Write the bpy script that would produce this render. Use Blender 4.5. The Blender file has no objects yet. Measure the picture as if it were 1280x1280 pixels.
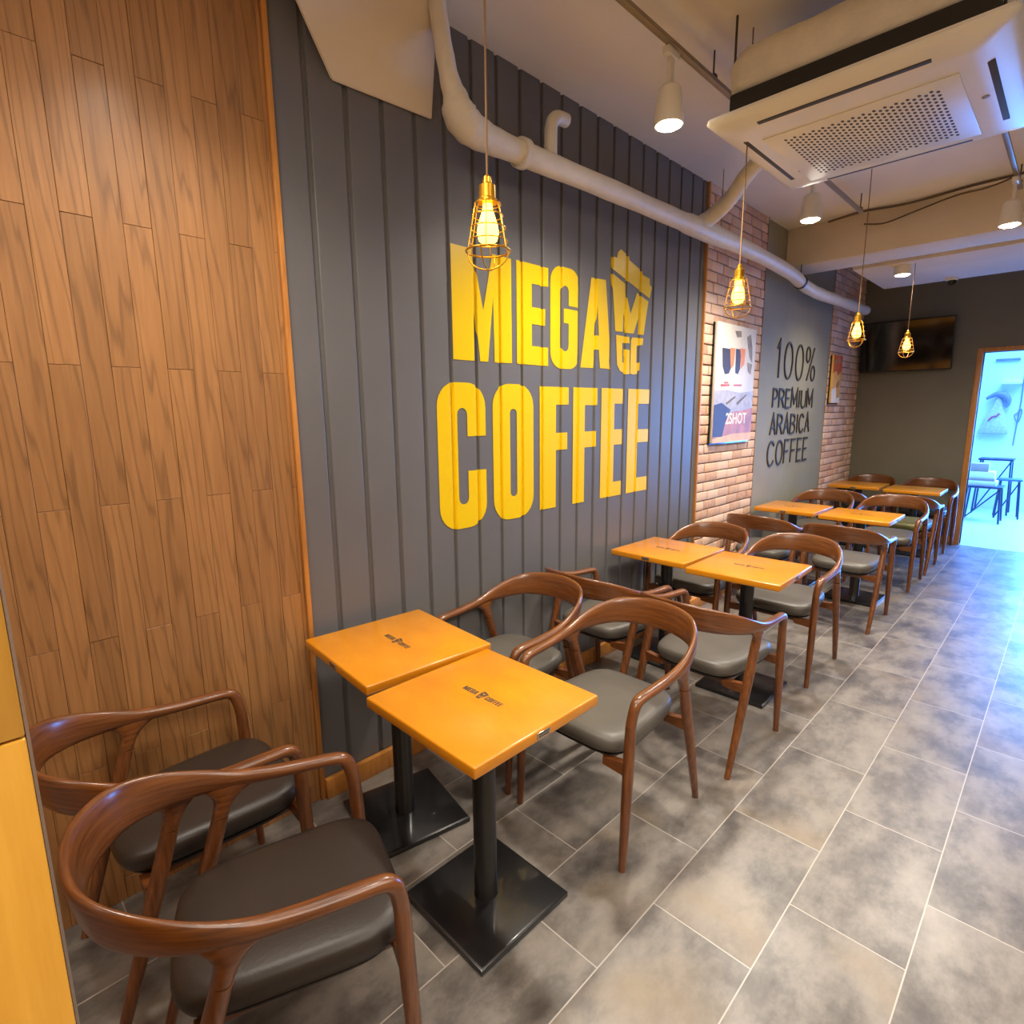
import bpy, bmesh, math, random
from math import sin, cos, pi, radians
from mathutils import Vector, Matrix
from mathutils.geometry import tessellate_polygon

S = bpy.context.scene
COL = S.collection
random.seed(7)

# ------------------------------------------------------------------ camera
cam_d = bpy.data.cameras.new('camera')
cam = bpy.data.objects.new('camera', cam_d)
COL.objects.link(cam)
right = Vector((0.70721005, 0.70693354, -0.00994622))
down = Vector((0.11616846, -0.13006783, -0.98467622))
fwd = right.cross(down) * 1.0
if fwd.dot(Vector((-0.697, 0.695, -0.174))) < 0:
    fwd = -fwd
M = Matrix((right, -down, -fwd)).transposed().to_4x4()
M.translation = Vector((2.02, 0.0, 1.55))
cam.matrix_world = M
cam_d.sensor_width = 36.0
cam_d.lens = 700.2 / 1280 * 36
cam_d.clip_start = 0.02
S.camera = cam

# ------------------------------------------------------------------ world, big lights, exposure
w = bpy.data.worlds.new('world')
S.world = w
w.use_nodes = True
w.node_tree.nodes['Background'].inputs[0].default_value = (0.75, 0.8, 0.9, 1)
w.node_tree.nodes['Background'].inputs[1].default_value = 0.3
S.view_settings.view_transform = 'Standard'
S.view_settings.look = 'None'
S.view_settings.gamma = 1
S.view_settings.use_curve_mapping = False
S.view_settings.exposure = 0.9


def light(kind, loc, energy, color, size=0.1, rot=(0, 0, 0), **kw):
    d = bpy.data.lights.new('scene_light', kind)
    d.energy = energy
    d.color = color
    if kind == 'AREA':
        d.size = size
        if 'sy' in kw:
            d.shape = 'RECTANGLE'
            d.size_y = kw['sy']
        if 'spread' in kw:
            d.spread = kw['spread']
    elif kind == 'SPOT':
        d.shadow_soft_size = size
        d.spot_size = kw.get('cone', 2.2)
        d.spot_blend = kw.get('blend', 1.0)
    else:
        d.shadow_soft_size = size
    o = bpy.data.objects.new('scene_light', d)
    o.location = loc
    o.rotation_euler = rot
    COL.objects.link(o)
    return o


WARM = (1.0, 0.92, 0.80)
SPOT_W = 85
# daylight falling into the room behind the end wall
light('AREA', (2.0, 9.9, 2.95), 165, (0.12, 0.35, 1.45), 2.4, (0, 0, 0), sy=2.6, spread=radians(115))
# added unseen blue light in that room, tints the floor through the doorway
light('AREA', (2.45, 11.35, 1.35), 150, (0.08, 0.42, 1.25), 1.4, (radians(-90), 0, 0), sy=1.8)
# added fill lights, unseen, above and behind the camera
light('AREA', (3.0, 2.2, 3.05), 44, WARM, 1.2, (0, 0, 0), sy=4.0, spread=radians(125))
light('AREA', (2.2, -1.2, 3.05), 62, WARM, 1.6, (0, 0, 0), sy=1.2)


# ------------------------------------------------------------------ material helpers
def newmat(name):
    m = bpy.data.materials.new(name)
    m.use_nodes = True
    nt = m.node_tree
    return m, nt, nt.nodes['Principled BSDF']


def N(nt, t, **kw):
    n = nt.nodes.new(t)
    for k, v in kw.items():
        if k in n.inputs:
            n.inputs[k].default_value = v
        else:
            setattr(n, k, v)
    return n


def ramp(nt, fac, stops):
    r = nt.nodes.new('ShaderNodeValToRGB')
    e = r.color_ramp.elements
    while len(e) < len(stops):
        e.new(0.5)
    for i, (p, c) in enumerate(stops):
        e[i].position = p
        e[i].color = (*c, 1) if len(c) == 3 else c
    nt.links.new(fac, r.inputs[0])
    return r


def mixc(nt, fac, a, b, mode='MIX'):
    m = nt.nodes.new('ShaderNodeMix')
    m.data_type = 'RGBA'
    m.blend_type = mode
    for i, v in ((0, fac), (6, a), (7, b)):
        if hasattr(v, 'is_linked') or isinstance(v, bpy.types.NodeSocket):
            nt.links.new(v, m.inputs[i])
        elif i == 0:
            m.inputs[0].default_value = v
        else:
            m.inputs[i].default_value = (*v, 1)
    return m.outputs[2]


def objcoord(nt, scale=(1, 1, 1), loc=(0, 0, 0), rot=(0, 0, 0)):
    tc = nt.nodes.new('ShaderNodeTexCoord')
    mp = nt.nodes.new('ShaderNodeMapping')
    mp.inputs['Scale'].default_value = scale
    mp.inputs['Location'].default_value = loc
    mp.inputs['Rotation'].default_value = rot
    nt.links.new(tc.outputs['Object'], mp.inputs[0])
    return mp.outputs[0]


def bump(nt, bsdf, h, strength=0.3, dist=0.01):
    b = nt.nodes.new('ShaderNodeBump')
    b.inputs['Strength'].default_value = strength
    b.inputs['Distance'].default_value = dist
    nt.links.new(h, b.inputs['Height'])
    nt.links.new(b.outputs[0], bsdf.inputs['Normal'])


def plain(name, col, rough=0.5, metal=0.0, noise=0.06, nscale=8, bmp=0.0, coat=0.0):
    m, nt, b = newmat(name)
    v = objcoord(nt)
    n = N(nt, 'ShaderNodeTexNoise', Scale=nscale, Detail=4.0)
    nt.links.new(v, n.inputs['Vector'])
    lo = tuple(c * (1 - noise) for c in col)
    hi = tuple(min(1, c * (1 + noise)) for c in col)
    r = ramp(nt, n.outputs[0], [(0.3, lo), (0.7, hi)])
    nt.links.new(r.outputs[0], b.inputs['Base Color'])
    b.inputs['Roughness'].default_value = rough
    b.inputs['Metallic'].default_value = metal
    b.inputs['Coat Weight'].default_value = coat
    if bmp:
        n2 = N(nt, 'ShaderNodeTexNoise', Scale=nscale * 12, Detail=3.0)
        nt.links.new(v, n2.inputs['Vector'])
        bump(nt, b, n2.outputs[0], bmp, 0.004)
    return m


def emit(name, col, strength):
    m, nt, b = newmat(name)
    b.inputs['Base Color'].default_value = (*col, 1)
    b.inputs['Emission Color'].default_value = (*col, 1)
    b.inputs['Emission Strength'].default_value = strength
    return m


def woodmat(name, c_lo, c_hi, stretch=(6, 60, 60), rough=0.35, coat=0.3, scale=1.0, rings=0.0, rnd=False, bmp=0.08, attr=None):
    """grain runs along the axis with the small stretch value"""
    m, nt, b = newmat(name)
    v = objcoord(nt, stretch)
    if attr:
        ga = N(nt, 'ShaderNodeAttribute', attribute_name=attr)
        gm = N(nt, 'ShaderNodeVectorMath', operation='MULTIPLY')
        nt.links.new(ga.outputs['Vector'], gm.inputs[0])
        gm.inputs[1].default_value = stretch
        v = gm.outputs[0]
    if rnd:
        at = N(nt, 'ShaderNodeAttribute', attribute_name='rnd')
        ad = N(nt, 'ShaderNodeVectorMath', operation='MULTIPLY_ADD')
        nt.links.new(at.outputs['Color'], ad.inputs[0])
        ad.inputs[1].default_value = (37, 91, 53)
        nt.links.new(v, ad.inputs[2])
        v = ad.outputs[0]
    n = N(nt, 'ShaderNodeTexNoise', Scale=1.0 * scale, Detail=6.0, Roughness=0.6)
    nt.links.new(v, n.inputs['Vector'])
    r = ramp(nt, n.outputs[0], [(0.32, c_lo), (0.68, c_hi)])
    col = r.outputs[0]
    if rings:
        wv = N(nt, 'ShaderNodeTexWave', wave_type='BANDS', bands_direction='DIAGONAL', Scale=0.26, Distortion=16.0, Detail=3.0)
        wv.inputs['Detail Scale'].default_value = 0.7
        nt.links.new(v, wv.inputs['Vector'])
        rr = ramp(nt, wv.outputs['Fac'], [(0.0, (1, 1, 1)), (0.10, (0.35, 0.35, 0.35)), (0.28, (0, 0, 0))])
        msk = N(nt, 'ShaderNodeMath', operation='MULTIPLY')
        nt.links.new(rr.outputs[0], msk.inputs[0])
        msk.inputs[1].default_value = rings
        col = mixc(nt, msk.outputs[0], col, tuple(c * 0.42 for c in c_lo))
    if rnd:
        sep = N(nt, 'ShaderNodeSeparateColor')
        nt.links.new(at.outputs['Color'], sep.inputs[0])
        rr2 = ramp(nt, sep.outputs[0], [(0.0, (0.86, 0.85, 0.83)), (1.0, (1.10, 1.10, 1.10))])
        col = mixc(nt, 1.0, col, rr2.outputs[0], 'MULTIPLY')
    nt.links.new(col, b.inputs['Base Color'])
    b.inputs['Roughness'].default_value = rough
    b.inputs['Coat Weight'].default_value = coat
    b.inputs['Coat Roughness'].default_value = 0.2
    if bmp:
        bump(nt, b, n.outputs[0], bmp, 0.002)
    return m


def sc(r, g, b):
    f = lambda c: (c / 255 / 12.92) if c / 255 <= 0.04045 else ((c / 255 + 0.055) / 1.055) ** 2.4
    return (f(r), f(g), f(b))


MAT = {}
MAT['oak_wall'] = woodmat('oak_wall', sc(150, 103, 58), sc(166, 117, 68), (70, 70, 4.5), 0.5, 0.08, 1.0, rings=0.48, rnd=True, bmp=0.15)
MAT['oak_gap'] = plain('oak_gap', sc(70, 38, 16), 0.7)
MAT['orange_trim'] = woodmat('orange_trim', sc(176, 112, 48), sc(204, 138, 64), (40, 40, 5), 0.4, 0.2)
MAT['veneer'] = woodmat('veneer', sc(204, 144, 46), sc(220, 162, 60), (60, 60, 4), 0.35, 0.2)
MAT['walnut_v'] = woodmat('walnut_vertical', sc(84, 45, 18), sc(126, 73, 33), (90, 90, 9), 0.32, 0.4)
MAT['walnut_h'] = woodmat('walnut_horizontal', sc(84, 46, 20), sc(124, 72, 36), (14, 22, 60), 0.3, 0.45)
MAT['walnut_rail'] = woodmat('walnut_rail', sc(86, 46, 18), sc(130, 76, 34), (7, 110, 110), 0.3, 0.45, attr='grain')
MAT['top'] = woodmat('table_top', sc(200, 124, 12), sc(214, 138, 16), (5, 9, 20), 0.3, 0.45, bmp=0.02)
MAT['black'] = plain('black_steel', (0.008, 0.008, 0.009), 0.28, 0.0, 0.1, 6, coat=0.4)
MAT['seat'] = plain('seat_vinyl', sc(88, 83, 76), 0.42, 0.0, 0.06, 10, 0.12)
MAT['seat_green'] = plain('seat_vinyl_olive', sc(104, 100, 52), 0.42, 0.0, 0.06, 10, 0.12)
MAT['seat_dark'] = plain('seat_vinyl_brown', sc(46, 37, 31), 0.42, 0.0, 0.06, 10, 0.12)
MAT['pan'] = plain('seat_pan', (0.012, 0.01, 0.009), 0.6)
MAT['panel'] = plain('panel_grey', sc(104, 102, 102), 0.42, 0, 0.04, 3)
MAT['panel_back'] = plain('panel_back', sc(40, 40, 42), 0.7)
MAT['yellow'] = plain('yellow_film', sc(236, 196, 6), 0.3, 0, 0.02, 3)
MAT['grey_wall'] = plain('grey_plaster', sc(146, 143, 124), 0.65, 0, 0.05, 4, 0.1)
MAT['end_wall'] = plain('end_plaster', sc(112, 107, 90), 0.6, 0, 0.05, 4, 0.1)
MAT['letter'] = plain('dark_letter', sc(58, 52, 42), 0.6)
MAT['mortar'] = plain('mortar', sc(150, 128, 112), 0.9, 0, 0.12, 30, 0.5)
MAT['ceiling'] = plain('ceiling_paint', sc(232, 222, 204), 0.85, 0, 0.04, 2, 0.15)
MAT['beam'] = plain('beam_paint', sc(222, 206, 180), 0.8, 0, 0.04, 3, 0.15)
MAT['pipe'] = plain('pipe_wrap', sc(224, 214, 196), 0.5, 0, 0.06, 14, 0.35)
MAT['white'] = plain('white_plastic', sc(232, 224, 208), 0.32, 0, 0.03, 3)
MAT['grille_hole'] = plain('grille_hole', sc(70, 66, 60), 0.7)
MAT['foam'] = plain('black_foam', sc(48, 44, 40), 0.9)
MAT['wrap'] = plain('white_wrap', sc(226, 216, 196), 0.7, 0, 0.08, 10, 0.5)
MAT['track'] = plain('track_metal', sc(150, 132, 110), 0.4, 0.3)
MAT['brass'] = plain('brass', sc(214, 158, 44), 0.3, 0.85)
MAT['cord'] = plain('brown_cord', sc(134, 100, 66), 0.8)
MAT['chrome'] = plain('steel_plate', sc(190, 180, 165), 0.25, 0.9)
MAT['tv'] = plain('tv_black', (0.004, 0.004, 0.004), 0.08, 0, 0.05, 3)
MAT['rod'] = plain('threaded_rod', sc(74, 62, 50), 0.5, 0.5)
MAT['cable'] = plain('old_cable', sc(96, 78, 58), 0.8)
MAT['far_wall'] = plain('far_wall', sc(222, 228, 230), 0.7, 0, 0.03, 2)
MAT['far_floor'] = plain('far_floor', sc(190, 196, 198), 0.35, 0, 0.05, 2)
MAT['right_wall'] = plain('right_wall', sc(168, 150, 126), 0.7, 0, 0.05, 2)
MAT['navy'] = plain('navy_metal', sc(40, 48, 62), 0.4)
MAT['blueseat'] = plain('blue_seat', sc(70, 92, 124), 0.5)
MAT['carton'] = plain('carton', sc(170, 150, 120), 0.8)
MAT['paperwhite'] = plain('white_paper', sc(235, 235, 232), 0.7)
MAT['jute'] = plain('jute', sc(196, 186, 170), 0.9, 0, 0.15, 25, 0.6)
MAT['stripe'] = plain('grey_stripe', sc(124, 124, 126), 0.9)
MAT['redprint'] = plain('red_print', sc(184, 84, 80), 0.8)
MAT['bulb'] = emit('bulb_glow', (1.0, 0.60, 0.06), 5)
MAT['filament'] = emit('filament', (1.0, 0.80, 0.38), 90)
MAT['lampface'] = emit('lamp_face', (1.0, 0.90, 0.74), 30)

# bricks: colour per brick
m, nt, b = newmat('brick')
at = N(nt, 'ShaderNodeAttribute', attribute_name='rnd')
sep = N(nt, 'ShaderNodeSeparateColor')
nt.links.new(at.outputs['Color'], sep.inputs[0])
r1 = ramp(nt, sep.outputs[0], [(0.0, sc(190, 140, 110)), (0.35, sc(218, 174, 144)), (0.7, sc(234, 204, 182)), (1.0, sc(226, 178, 138))])
v = objcoord(nt)
n = N(nt, 'ShaderNodeTexNoise', Scale=22.0, Detail=6.0, Roughness=0.7)
nt.links.new(v, n.inputs['Vector'])
r2 = ramp(nt, n.outputs[0], [(0.35, (0, 0, 0)), (0.75, (0.75, 0.75, 0.75))])
nt.links.new(mixc(nt, r2.outputs[0], r1.outputs[0], sc(222, 192, 168)), b.inputs['Base Color'])
b.inputs['Roughness'].default_value = 0.85
bump(nt, b, n.outputs[0], 0.7, 0.008)
MAT['brick'] = m

# floor tiles
m, nt, b = newmat('floor_tile')
tc = nt.nodes.new('ShaderNodeTexCoord')
sx = N(nt, 'ShaderNodeSeparateXYZ')
nt.links.new(tc.outputs['Object'], sx.inputs[0])
a1 = N(nt, 'ShaderNodeMath', operation='ADD')
nt.links.new(sx.outputs[1], a1.inputs[0]); a1.inputs[1].default_value = 0.0
cx = N(nt, 'ShaderNodeCombineXYZ')
nt.links.new(sx.outputs[1], cx.inputs[0])
nt.links.new(sx.outputs[0], cx.inputs[1])
mp = nt.nodes.new('ShaderNodeMapping')
mp.inputs['Location'].default_value = (-0.205 + 0.6 * 4, 0.315 + 0.31 * 6 - 0.0, 0)   # tile joints
nt.links.new(cx.outputs[0], mp.inputs[0])
br = N(nt, 'ShaderNodeTexBrick', Scale=1.0)
br.offset = 0.5
br.inputs['Color1'].default_value = (0, 0, 0, 1)
br.inputs['Color2'].default_value = (1, 1, 1, 1)
br.inputs['Mortar'].default_value = (0.5, 0.5, 0.5, 1)
br.inputs['Mortar Size'].default_value = 0.002
br.inputs['Mortar Smooth'].default_value = 0.1
br.inputs['Brick Width'].default_value = 0.6
br.inputs['Row Height'].default_value = 0.31
nt.links.new(mp.outputs[0], br.inputs['Vector'])
off = N(nt, 'ShaderNodeVectorMath', operation='MULTIPLY_ADD')
nt.links.new(br.outputs['Color'], off.inputs[0])
off.inputs[1].default_value = (13, 29, 7)
nt.links.new(tc.outputs['Object'], off.inputs[2])
n1 = N(nt, 'ShaderNodeTexNoise', Scale=4.2, Detail=9.0, Roughness=0.66)
mp2 = nt.nodes.new('ShaderNodeMapping')
mp2.inputs['Scale'].default_value = (1.5, 0.9, 1)
nt.links.new(off.outputs[0], mp2.inputs[0])
nt.links.new(mp2.outputs[0], n1.inputs['Vector'])
base = ramp(nt, n1.outputs[0], [(0.32, sc(72, 66, 62)), (0.44, sc(97, 91, 86)), (0.54, sc(121, 114, 107)), (0.68, sc(138, 130, 121))])
n2 = N(nt, 'ShaderNodeTexNoise', Scale=1.9, Detail=3.0)
nt.links.new(off.outputs[0], n2.inputs['Vector'])
st = ramp(nt, n2.outputs[0], [(0.56, (0, 0, 0)), (0.72, (0.55, 0.55, 0.55))])
c1 = mixc(nt, st.outputs[0], base.outputs[0], sc(132, 112, 82))
c2 = mixc(nt, br.outputs['Fac'], c1, sc(172, 163, 153))
nt.links.new(c2, b.inputs['Base Color'])
rr = ramp(nt, n1.outputs[0], [(0.3, (0.37,) * 3), (0.7, (0.31,) * 3)])
nt.links.new(rr.outputs[0], b.inputs['Roughness'])
b.inputs['Specular IOR Level'].default_value = 0.65
bp = N(nt, 'ShaderNodeMath', operation='MULTIPLY_ADD')
nt.links.new(br.outputs['Fac'], bp.inputs[0]); bp.inputs[1].default_value = -0.8
nt.links.new(n1.outputs[0], bp.inputs[2])
bump(nt, b, bp.outputs[0], 0.12, 0.004)
MAT['tile'] = m


# ------------------------------------------------------------------ mesh helpers
def link(name, bm, mat, parent=None, smooth=True, angle=35):
    bmesh.ops.recalc_face_normals(bm, faces=bm.faces)
    me = bpy.data.meshes.new(name)
    bm.to_mesh(me)
    bm.free()
    if smooth:
        for p in me.polygons:
            p.use_smooth = True
        try:
            me.set_sharp_from_angle(angle=radians(angle))
        except Exception:
            pass
    o = bpy.data.objects.new(name, me)
    COL.objects.link(o)
    if isinstance(mat, (list, tuple)):
        for mm in mat:
            me.materials.append(mm)
    else:
        me.materials.append(mat)
    if parent is not None:
        o.parent = parent
    return o


def box(bm, lo, hi, bev=0.0, seg=2, mat=0):
    g = bmesh.ops.create_cube(bm, size=1)
    vs = g['verts']
    c = [(a + b_) / 2 for a, b_ in zip(lo, hi)]
    s = [b_ - a for a, b_ in zip(lo, hi)]
    for v_ in vs:
        v_.co = Vector((v_.co.x * s[0] + c[0], v_.co.y * s[1] + c[1], v_.co.z * s[2] + c[2]))
    fs = set(f for v_ in vs for f in v_.link_faces)
    if mat:
        for f in fs:
            f.material_index = mat
    if bev > 0:
        es = list(set(e for v_ in vs for e in v_.link_edges))
        bmesh.ops.bevel(bm, geom=es, offset=bev, segments=seg, affect='EDGES', profile=0.5)


def BX(name, lo, hi, mat, parent=None, bev=0.0, seg=2):
    bm = bmesh.new()
    box(bm, lo, hi, bev, seg)
    return link(name, bm, mat, parent, smooth=bev > 0)


def rings_mesh(bm, rings, close=True, cap=True):
    R = [[bm.verts.new(p) for p in r] for r in rings]
    n_ = len(R[0])
    for i in range(len(R) - 1):
        for j in range(n_ if close else n_ - 1):
            k = (j + 1) % n_
            bm.faces.new((R[i][j], R[i][k], R[i + 1][k], R[i + 1][j]))
    if cap:
        bm.faces.new(R[0][::-1])
        bm.faces.new(R[-1])
    return R


def tube(bm, pts, rad, n_=10, cap=True):
    pts = [Vector(p) for p in pts]
    if not hasattr(rad, '__len__'):
        rad = [rad] * len(pts)
    T0 = (pts[1] - pts[0]).normalized()
    up = Vector((0, 0, 1)) if abs(T0.z) < 0.9 else Vector((1, 0, 0))
    side = T0.cross(up).normalized()
    rings = []
    for i, p in enumerate(pts):
        if i == 0:
            T = pts[1] - pts[0]
        elif i == len(pts) - 1:
            T = pts[-1] - pts[-2]
        else:
            T = (pts[i + 1] - pts[i]).normalized() + (pts[i] - pts[i - 1]).normalized()
        T.normalize()
        side = (side - T * side.dot(T)).normalized()
        u = T.cross(side)
        rings.append([p + (side * cos(2 * pi * k / n_) + u * sin(2 * pi * k / n_)) * rad[i] for k in range(n_)])
    rings_mesh(bm, rings, cap=cap)


def smooth_path(pts, sub=6):
    """Catmull-Rom through points (tuples of any length)"""
    out = []
    P = [pts[0]] + list(pts) + [pts[-1]]
    for i in range(1, len(P) - 2):
        for s in range(sub):
            t = s / sub
            out.append(tuple(0.5 * ((2 * b_) + (-a + c) * t + (2 * a - 5 * b_ + 4 * c - d) * t * t + (-a + 3 * b_ - 3 * c + d) * t ** 3)
                             for a, b_, c, d in zip(P[i - 1], P[i], P[i + 1], P[i + 2])))
    out.append(tuple(pts[-1]))
    return out


def lathe(bm, prof, n_=24, c=(0, 0, 0)):
    rings = [[Vector((c[0] + r_ * cos(2 * pi * k / n_), c[1] + r_ * sin(2 * pi * k / n_), c[2] + z)) for k in range(n_)] for r_, z in prof]
    rings_mesh(bm, rings)


def ring(bm, c, R, r_, n_=28, m_=6):
    V = [[bm.verts.new((c[0] + (R + r_ * cos(2 * pi * j / m_)) * cos(2 * pi * i / n_),
                        c[1] + (R + r_ * cos(2 * pi * j / m_)) * sin(2 * pi * i / n_),
                        c[2] + r_ * sin(2 * pi * j / m_))) for j in range(m_)] for i in range(n_)]
    for i in range(n_):
        for j in range(m_):
            bm.faces.new((V[i][j], V[(i + 1) % n_][j], V[(i + 1) % n_][(j + 1) % m_], V[i][(j + 1) % m_]))


def thing(name, label, cat, loc=(0, 0, 0), rotz=0.0, group=None):
    o = bpy.data.objects.new(name, None)
    o.empty_display_size = 0.1
    COL.objects.link(o)
    o.location = loc
    o.rotation_euler = (0, 0, rotz)
    return tag(o, label, cat, group)


def tag(o, label, cat, group=None):
    o['label'] = label
    o['category'] = cat
    if group:
        o['group'] = group
    return o


def struct(o):
    o['kind'] = 'structure'
    return o


def dup(root, loc, rotz, label, group=None):
    r = root.copy()
    COL.objects.link(r)
    r.location = loc
    r.rotation_euler = (0, 0, rotz)
    r['label'] = label
    if group:
        r['group'] = group
    for ch in list(root.children):
        c = ch.copy()
        COL.objects.link(c)
        c.parent = r
        for g in list(ch.children):
            d = g.copy()
            COL.objects.link(d)
            d.parent = c
    return r


def rnd_attr(o, per_vert):
    a = o.data.color_attributes.new('rnd', 'FLOAT_COLOR', 'POINT')
    for i, c in enumerate(per_vert):
        a.data[i].color = (*c, 1)


# ------------------------------------------------------------------ structure
CZ = 3.12
struct(BX('floor', (-0.15, -2.4, -0.1), (4.6, 8.1, 0), MAT['tile']))
struct(BX('ceiling', (-0.15, -2.4, CZ), (4.6, 8.2, CZ + 0.12), MAT['ceiling']))
struct(BX('wall_back', (-0.15, -2.5, 0), (4.6, -2.4, CZ), MAT['right_wall']))
struct(BX('wall_right', (4.5, -2.4, 0), (4.6, 8.2, CZ), MAT['right_wall']))

# oak boards on the left wall: y -2.4 .. 0.893
bm = bmesh.new()
cols = []
PW, PL = 0.0725, 0.81
y0 = 0.221 - PW * 37
k = 0
while y0 < 0.885:
    jz = 2.10 if (k % 2 == 0) else 1.695
    # plank joints repeat every PL
    z = jz
    while z > 0:
        z -= PL
    while z < CZ:
        a, b_ = max(z, 0), min(z + PL, CZ)
        y1 = min(y0 + PW, 0.888)
        if y1 - y0 > 0.01 and y1 > -2.4:
            dx = random.uniform(-0.0008, 0.0008)
            n0 = len(bm.verts)
            box(bm, (-0.012, max(y0, -2.4) + 0.0004, a + 0.0005), (0.002 + dx, y1 - 0.0004, b_ - 0.0005), 0.0008, 1)
            c = (random.random(), random.random(), random.random())
            cols += [c] * (len(bm.verts) - n0)
        z += PL
    y0 += PW
    k += 1
ow = struct(link('wall_left', bm, MAT['oak_wall'], smooth=False))
rnd_attr(ow, cols)
struct(BX('wall_left_core', (-0.15, -2.4, 0), (-0.0125, 8.1, CZ), MAT['oak_gap']))

# ribbed grey boards: y 0.905 .. 3.975
G0, GP = 1.028, 0.152
GROOVES = [G0 + GP * i for i in range(-1, 21) if 0.91 < G0 + GP * i < 3.96]
GPROF = [(-0.014, 0.0), (-0.011, -0.0015), (-0.0085, -0.0115), (0.0085, -0.0115), (0.011, -0.0015), (0.014, 0.0)]


def surf_x(y):
    for g in GROOVES:
        d = y - g
        if -0.014 < d < 0.014:
            for (a, xa), (b_, xb) in zip(GPROF, GPROF[1:]):
                if a <= d <= b_:
                    return xa + (xb - xa) * (d - a) / (b_ - a)
    return 0.0


ys = [0.9]
for g in GROOVES:
    ys += [g + d for d, _ in GPROF]
ys += [3.975]
bm = bmesh.new()
zs = (0.0, CZ)
rows = [[bm.verts.new((surf_x(y), y, z)) for z in zs] for y in ys]
back = [[bm.verts.new((-0.0122, y, z)) for z in zs] for y in (ys[0], ys[-1])]
for i in range(len(rows) - 1):
    bm.faces.new((rows[i][0], rows[i + 1][0], rows[i + 1][1], rows[i][1]))
bm.faces.new((rows[0][1], back[0][1], back[0][0], rows[0][0]))
bm.faces.new((rows[-1][0], back[1][0], back[1][1], rows[-1][1]))
bm.faces.new((back[0][0], back[0][1], back[1][1], back[1][0]))
struct(link('wall_left_ribbed', bm, MAT['panel'], angle=20))

struct(BX('trim_1', (-0.012, 0.8885, 0), (0.016, 0.9065, CZ), MAT['orange_trim'], bev=0.002))
struct(BX('trim_2', (-0.012, 3.9755, 0), (0.017, 3.9925, CZ), MAT['orange_trim'], bev=0.002))


# brick fields
def brickfield(name, ya, yb):
    bm = bmesh.new()
    cols = []
    BH, BL, J = 0.0735, 0.205, 0.009
    r_ = 0
    z = -0.02
    while z < CZ:
        y = ya - BL * (0.5 if r_ % 2 else 0.12) + random.uniform(-0.02, 0.02)
        while y < yb:
            ln = BL + random.uniform(-0.025, 0.02)
            a, b_ = max(y, ya), min(y + ln - J, yb)
            if b_ - a > 0.02:
                n0 = len(bm.verts)
                dx = random.uniform(-0.003, 0.004)
                dz = random.uniform(-0.002, 0.002)
                za, zb = max(z + dz, 0), min(z + BH - J + dz, CZ - 0.001)
                if zb - za > 0.01:
                    box(bm, (-0.012, a, za), (0.014 + dx, b_, zb), 0.004, 2)
                    c = (random.random(), random.random(), random.random())
                    cols += [c] * (len(bm.verts) - n0)
            y += ln
        z += BH
        r_ += 1
    o = link(name, bm, MAT['brick'], angle=60)
    rnd_attr(o, cols)
    struct(o)
    struct(BX(name + '_mortar', (-0.0124, ya, 0), (0.004, yb, CZ), MAT['mortar']))


brickfield('wall_left_brick', 3.994, 5.03)
brickfield('wall_left_brick_far', 6.93, 8.098)
struct(BX('wall_left_plaster', (-0.0124, 5.032, 0), (0.0, 6.93, CZ), MAT['grey_wall']))
struct(BX('trim_3', (-0.012, 5.028, 0), (0.019, 5.037, CZ), MAT['mortar']))
struct(BX('baseboard_left', (0.0045, 0.908, 0), (0.03, 8.09, 0.085), MAT['orange_trim'], bev=0.003))

# end wall with the doorway
EY = 8.1
DX0, DX1, DZ = 1.20, 2.30, 2.15
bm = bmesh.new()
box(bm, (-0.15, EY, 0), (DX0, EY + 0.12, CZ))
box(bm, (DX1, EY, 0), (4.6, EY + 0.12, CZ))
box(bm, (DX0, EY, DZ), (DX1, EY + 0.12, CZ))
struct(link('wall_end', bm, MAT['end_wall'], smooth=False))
bm = bmesh.new()
box(bm, (DX0 - 0.055, EY - 0.015, 0), (DX0, EY + 0.14, DZ + 0.045), 0.003)
box(bm, (DX1, EY - 0.015, 0), (DX1 + 0.055, EY + 0.14, DZ + 0.045), 0.003)
box(bm, (DX0, EY - 0.015, DZ), (DX1, EY + 0.14, DZ + 0.045), 0.003)
struct(link('trim_4', bm, MAT['orange_trim']))
struct(BX('baseboard_end', (0.02, EY - 0.018, 0), (DX0 - 0.056, EY, 0.085), MAT['orange_trim'], bev=0.003))

# room beyond
struct(BX('floor_far', (0.0, 8.1, -0.12), (4.6, 11.5, -0.005), MAT['far_floor']))
struct(BX('wall_far', (-0.1, 11.4, -0.1), (4.6, 11.5, CZ), MAT['far_wall']))
struct(BX('wall_far_left', (-0.1, 8.22, -0.1), (0.0, 11.4, CZ), MAT['far_wall']))
struct(BX('wall_far_right', (4.5, 8.22, -0.1), (4.6, 11.4, CZ), MAT['far_wall']))
struct(BX('ceiling_far', (-0.1, 8.2, CZ), (4.6, 11.5, CZ + 0.1), MAT['far_wall']))

# beam across the ceiling
bm = bmesh.new()
box(bm, (0.001, 5.5, 2.80), (4.5, 5.9, CZ - 0.001), 0.006)
struct(link('beam', bm, MAT['beam']))
struct(BX('beam_lower', (0.42, 5.95, 2.78), (4.5, 7.1, CZ - 0.001), MAT['beam'], bev=0.006))

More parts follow.
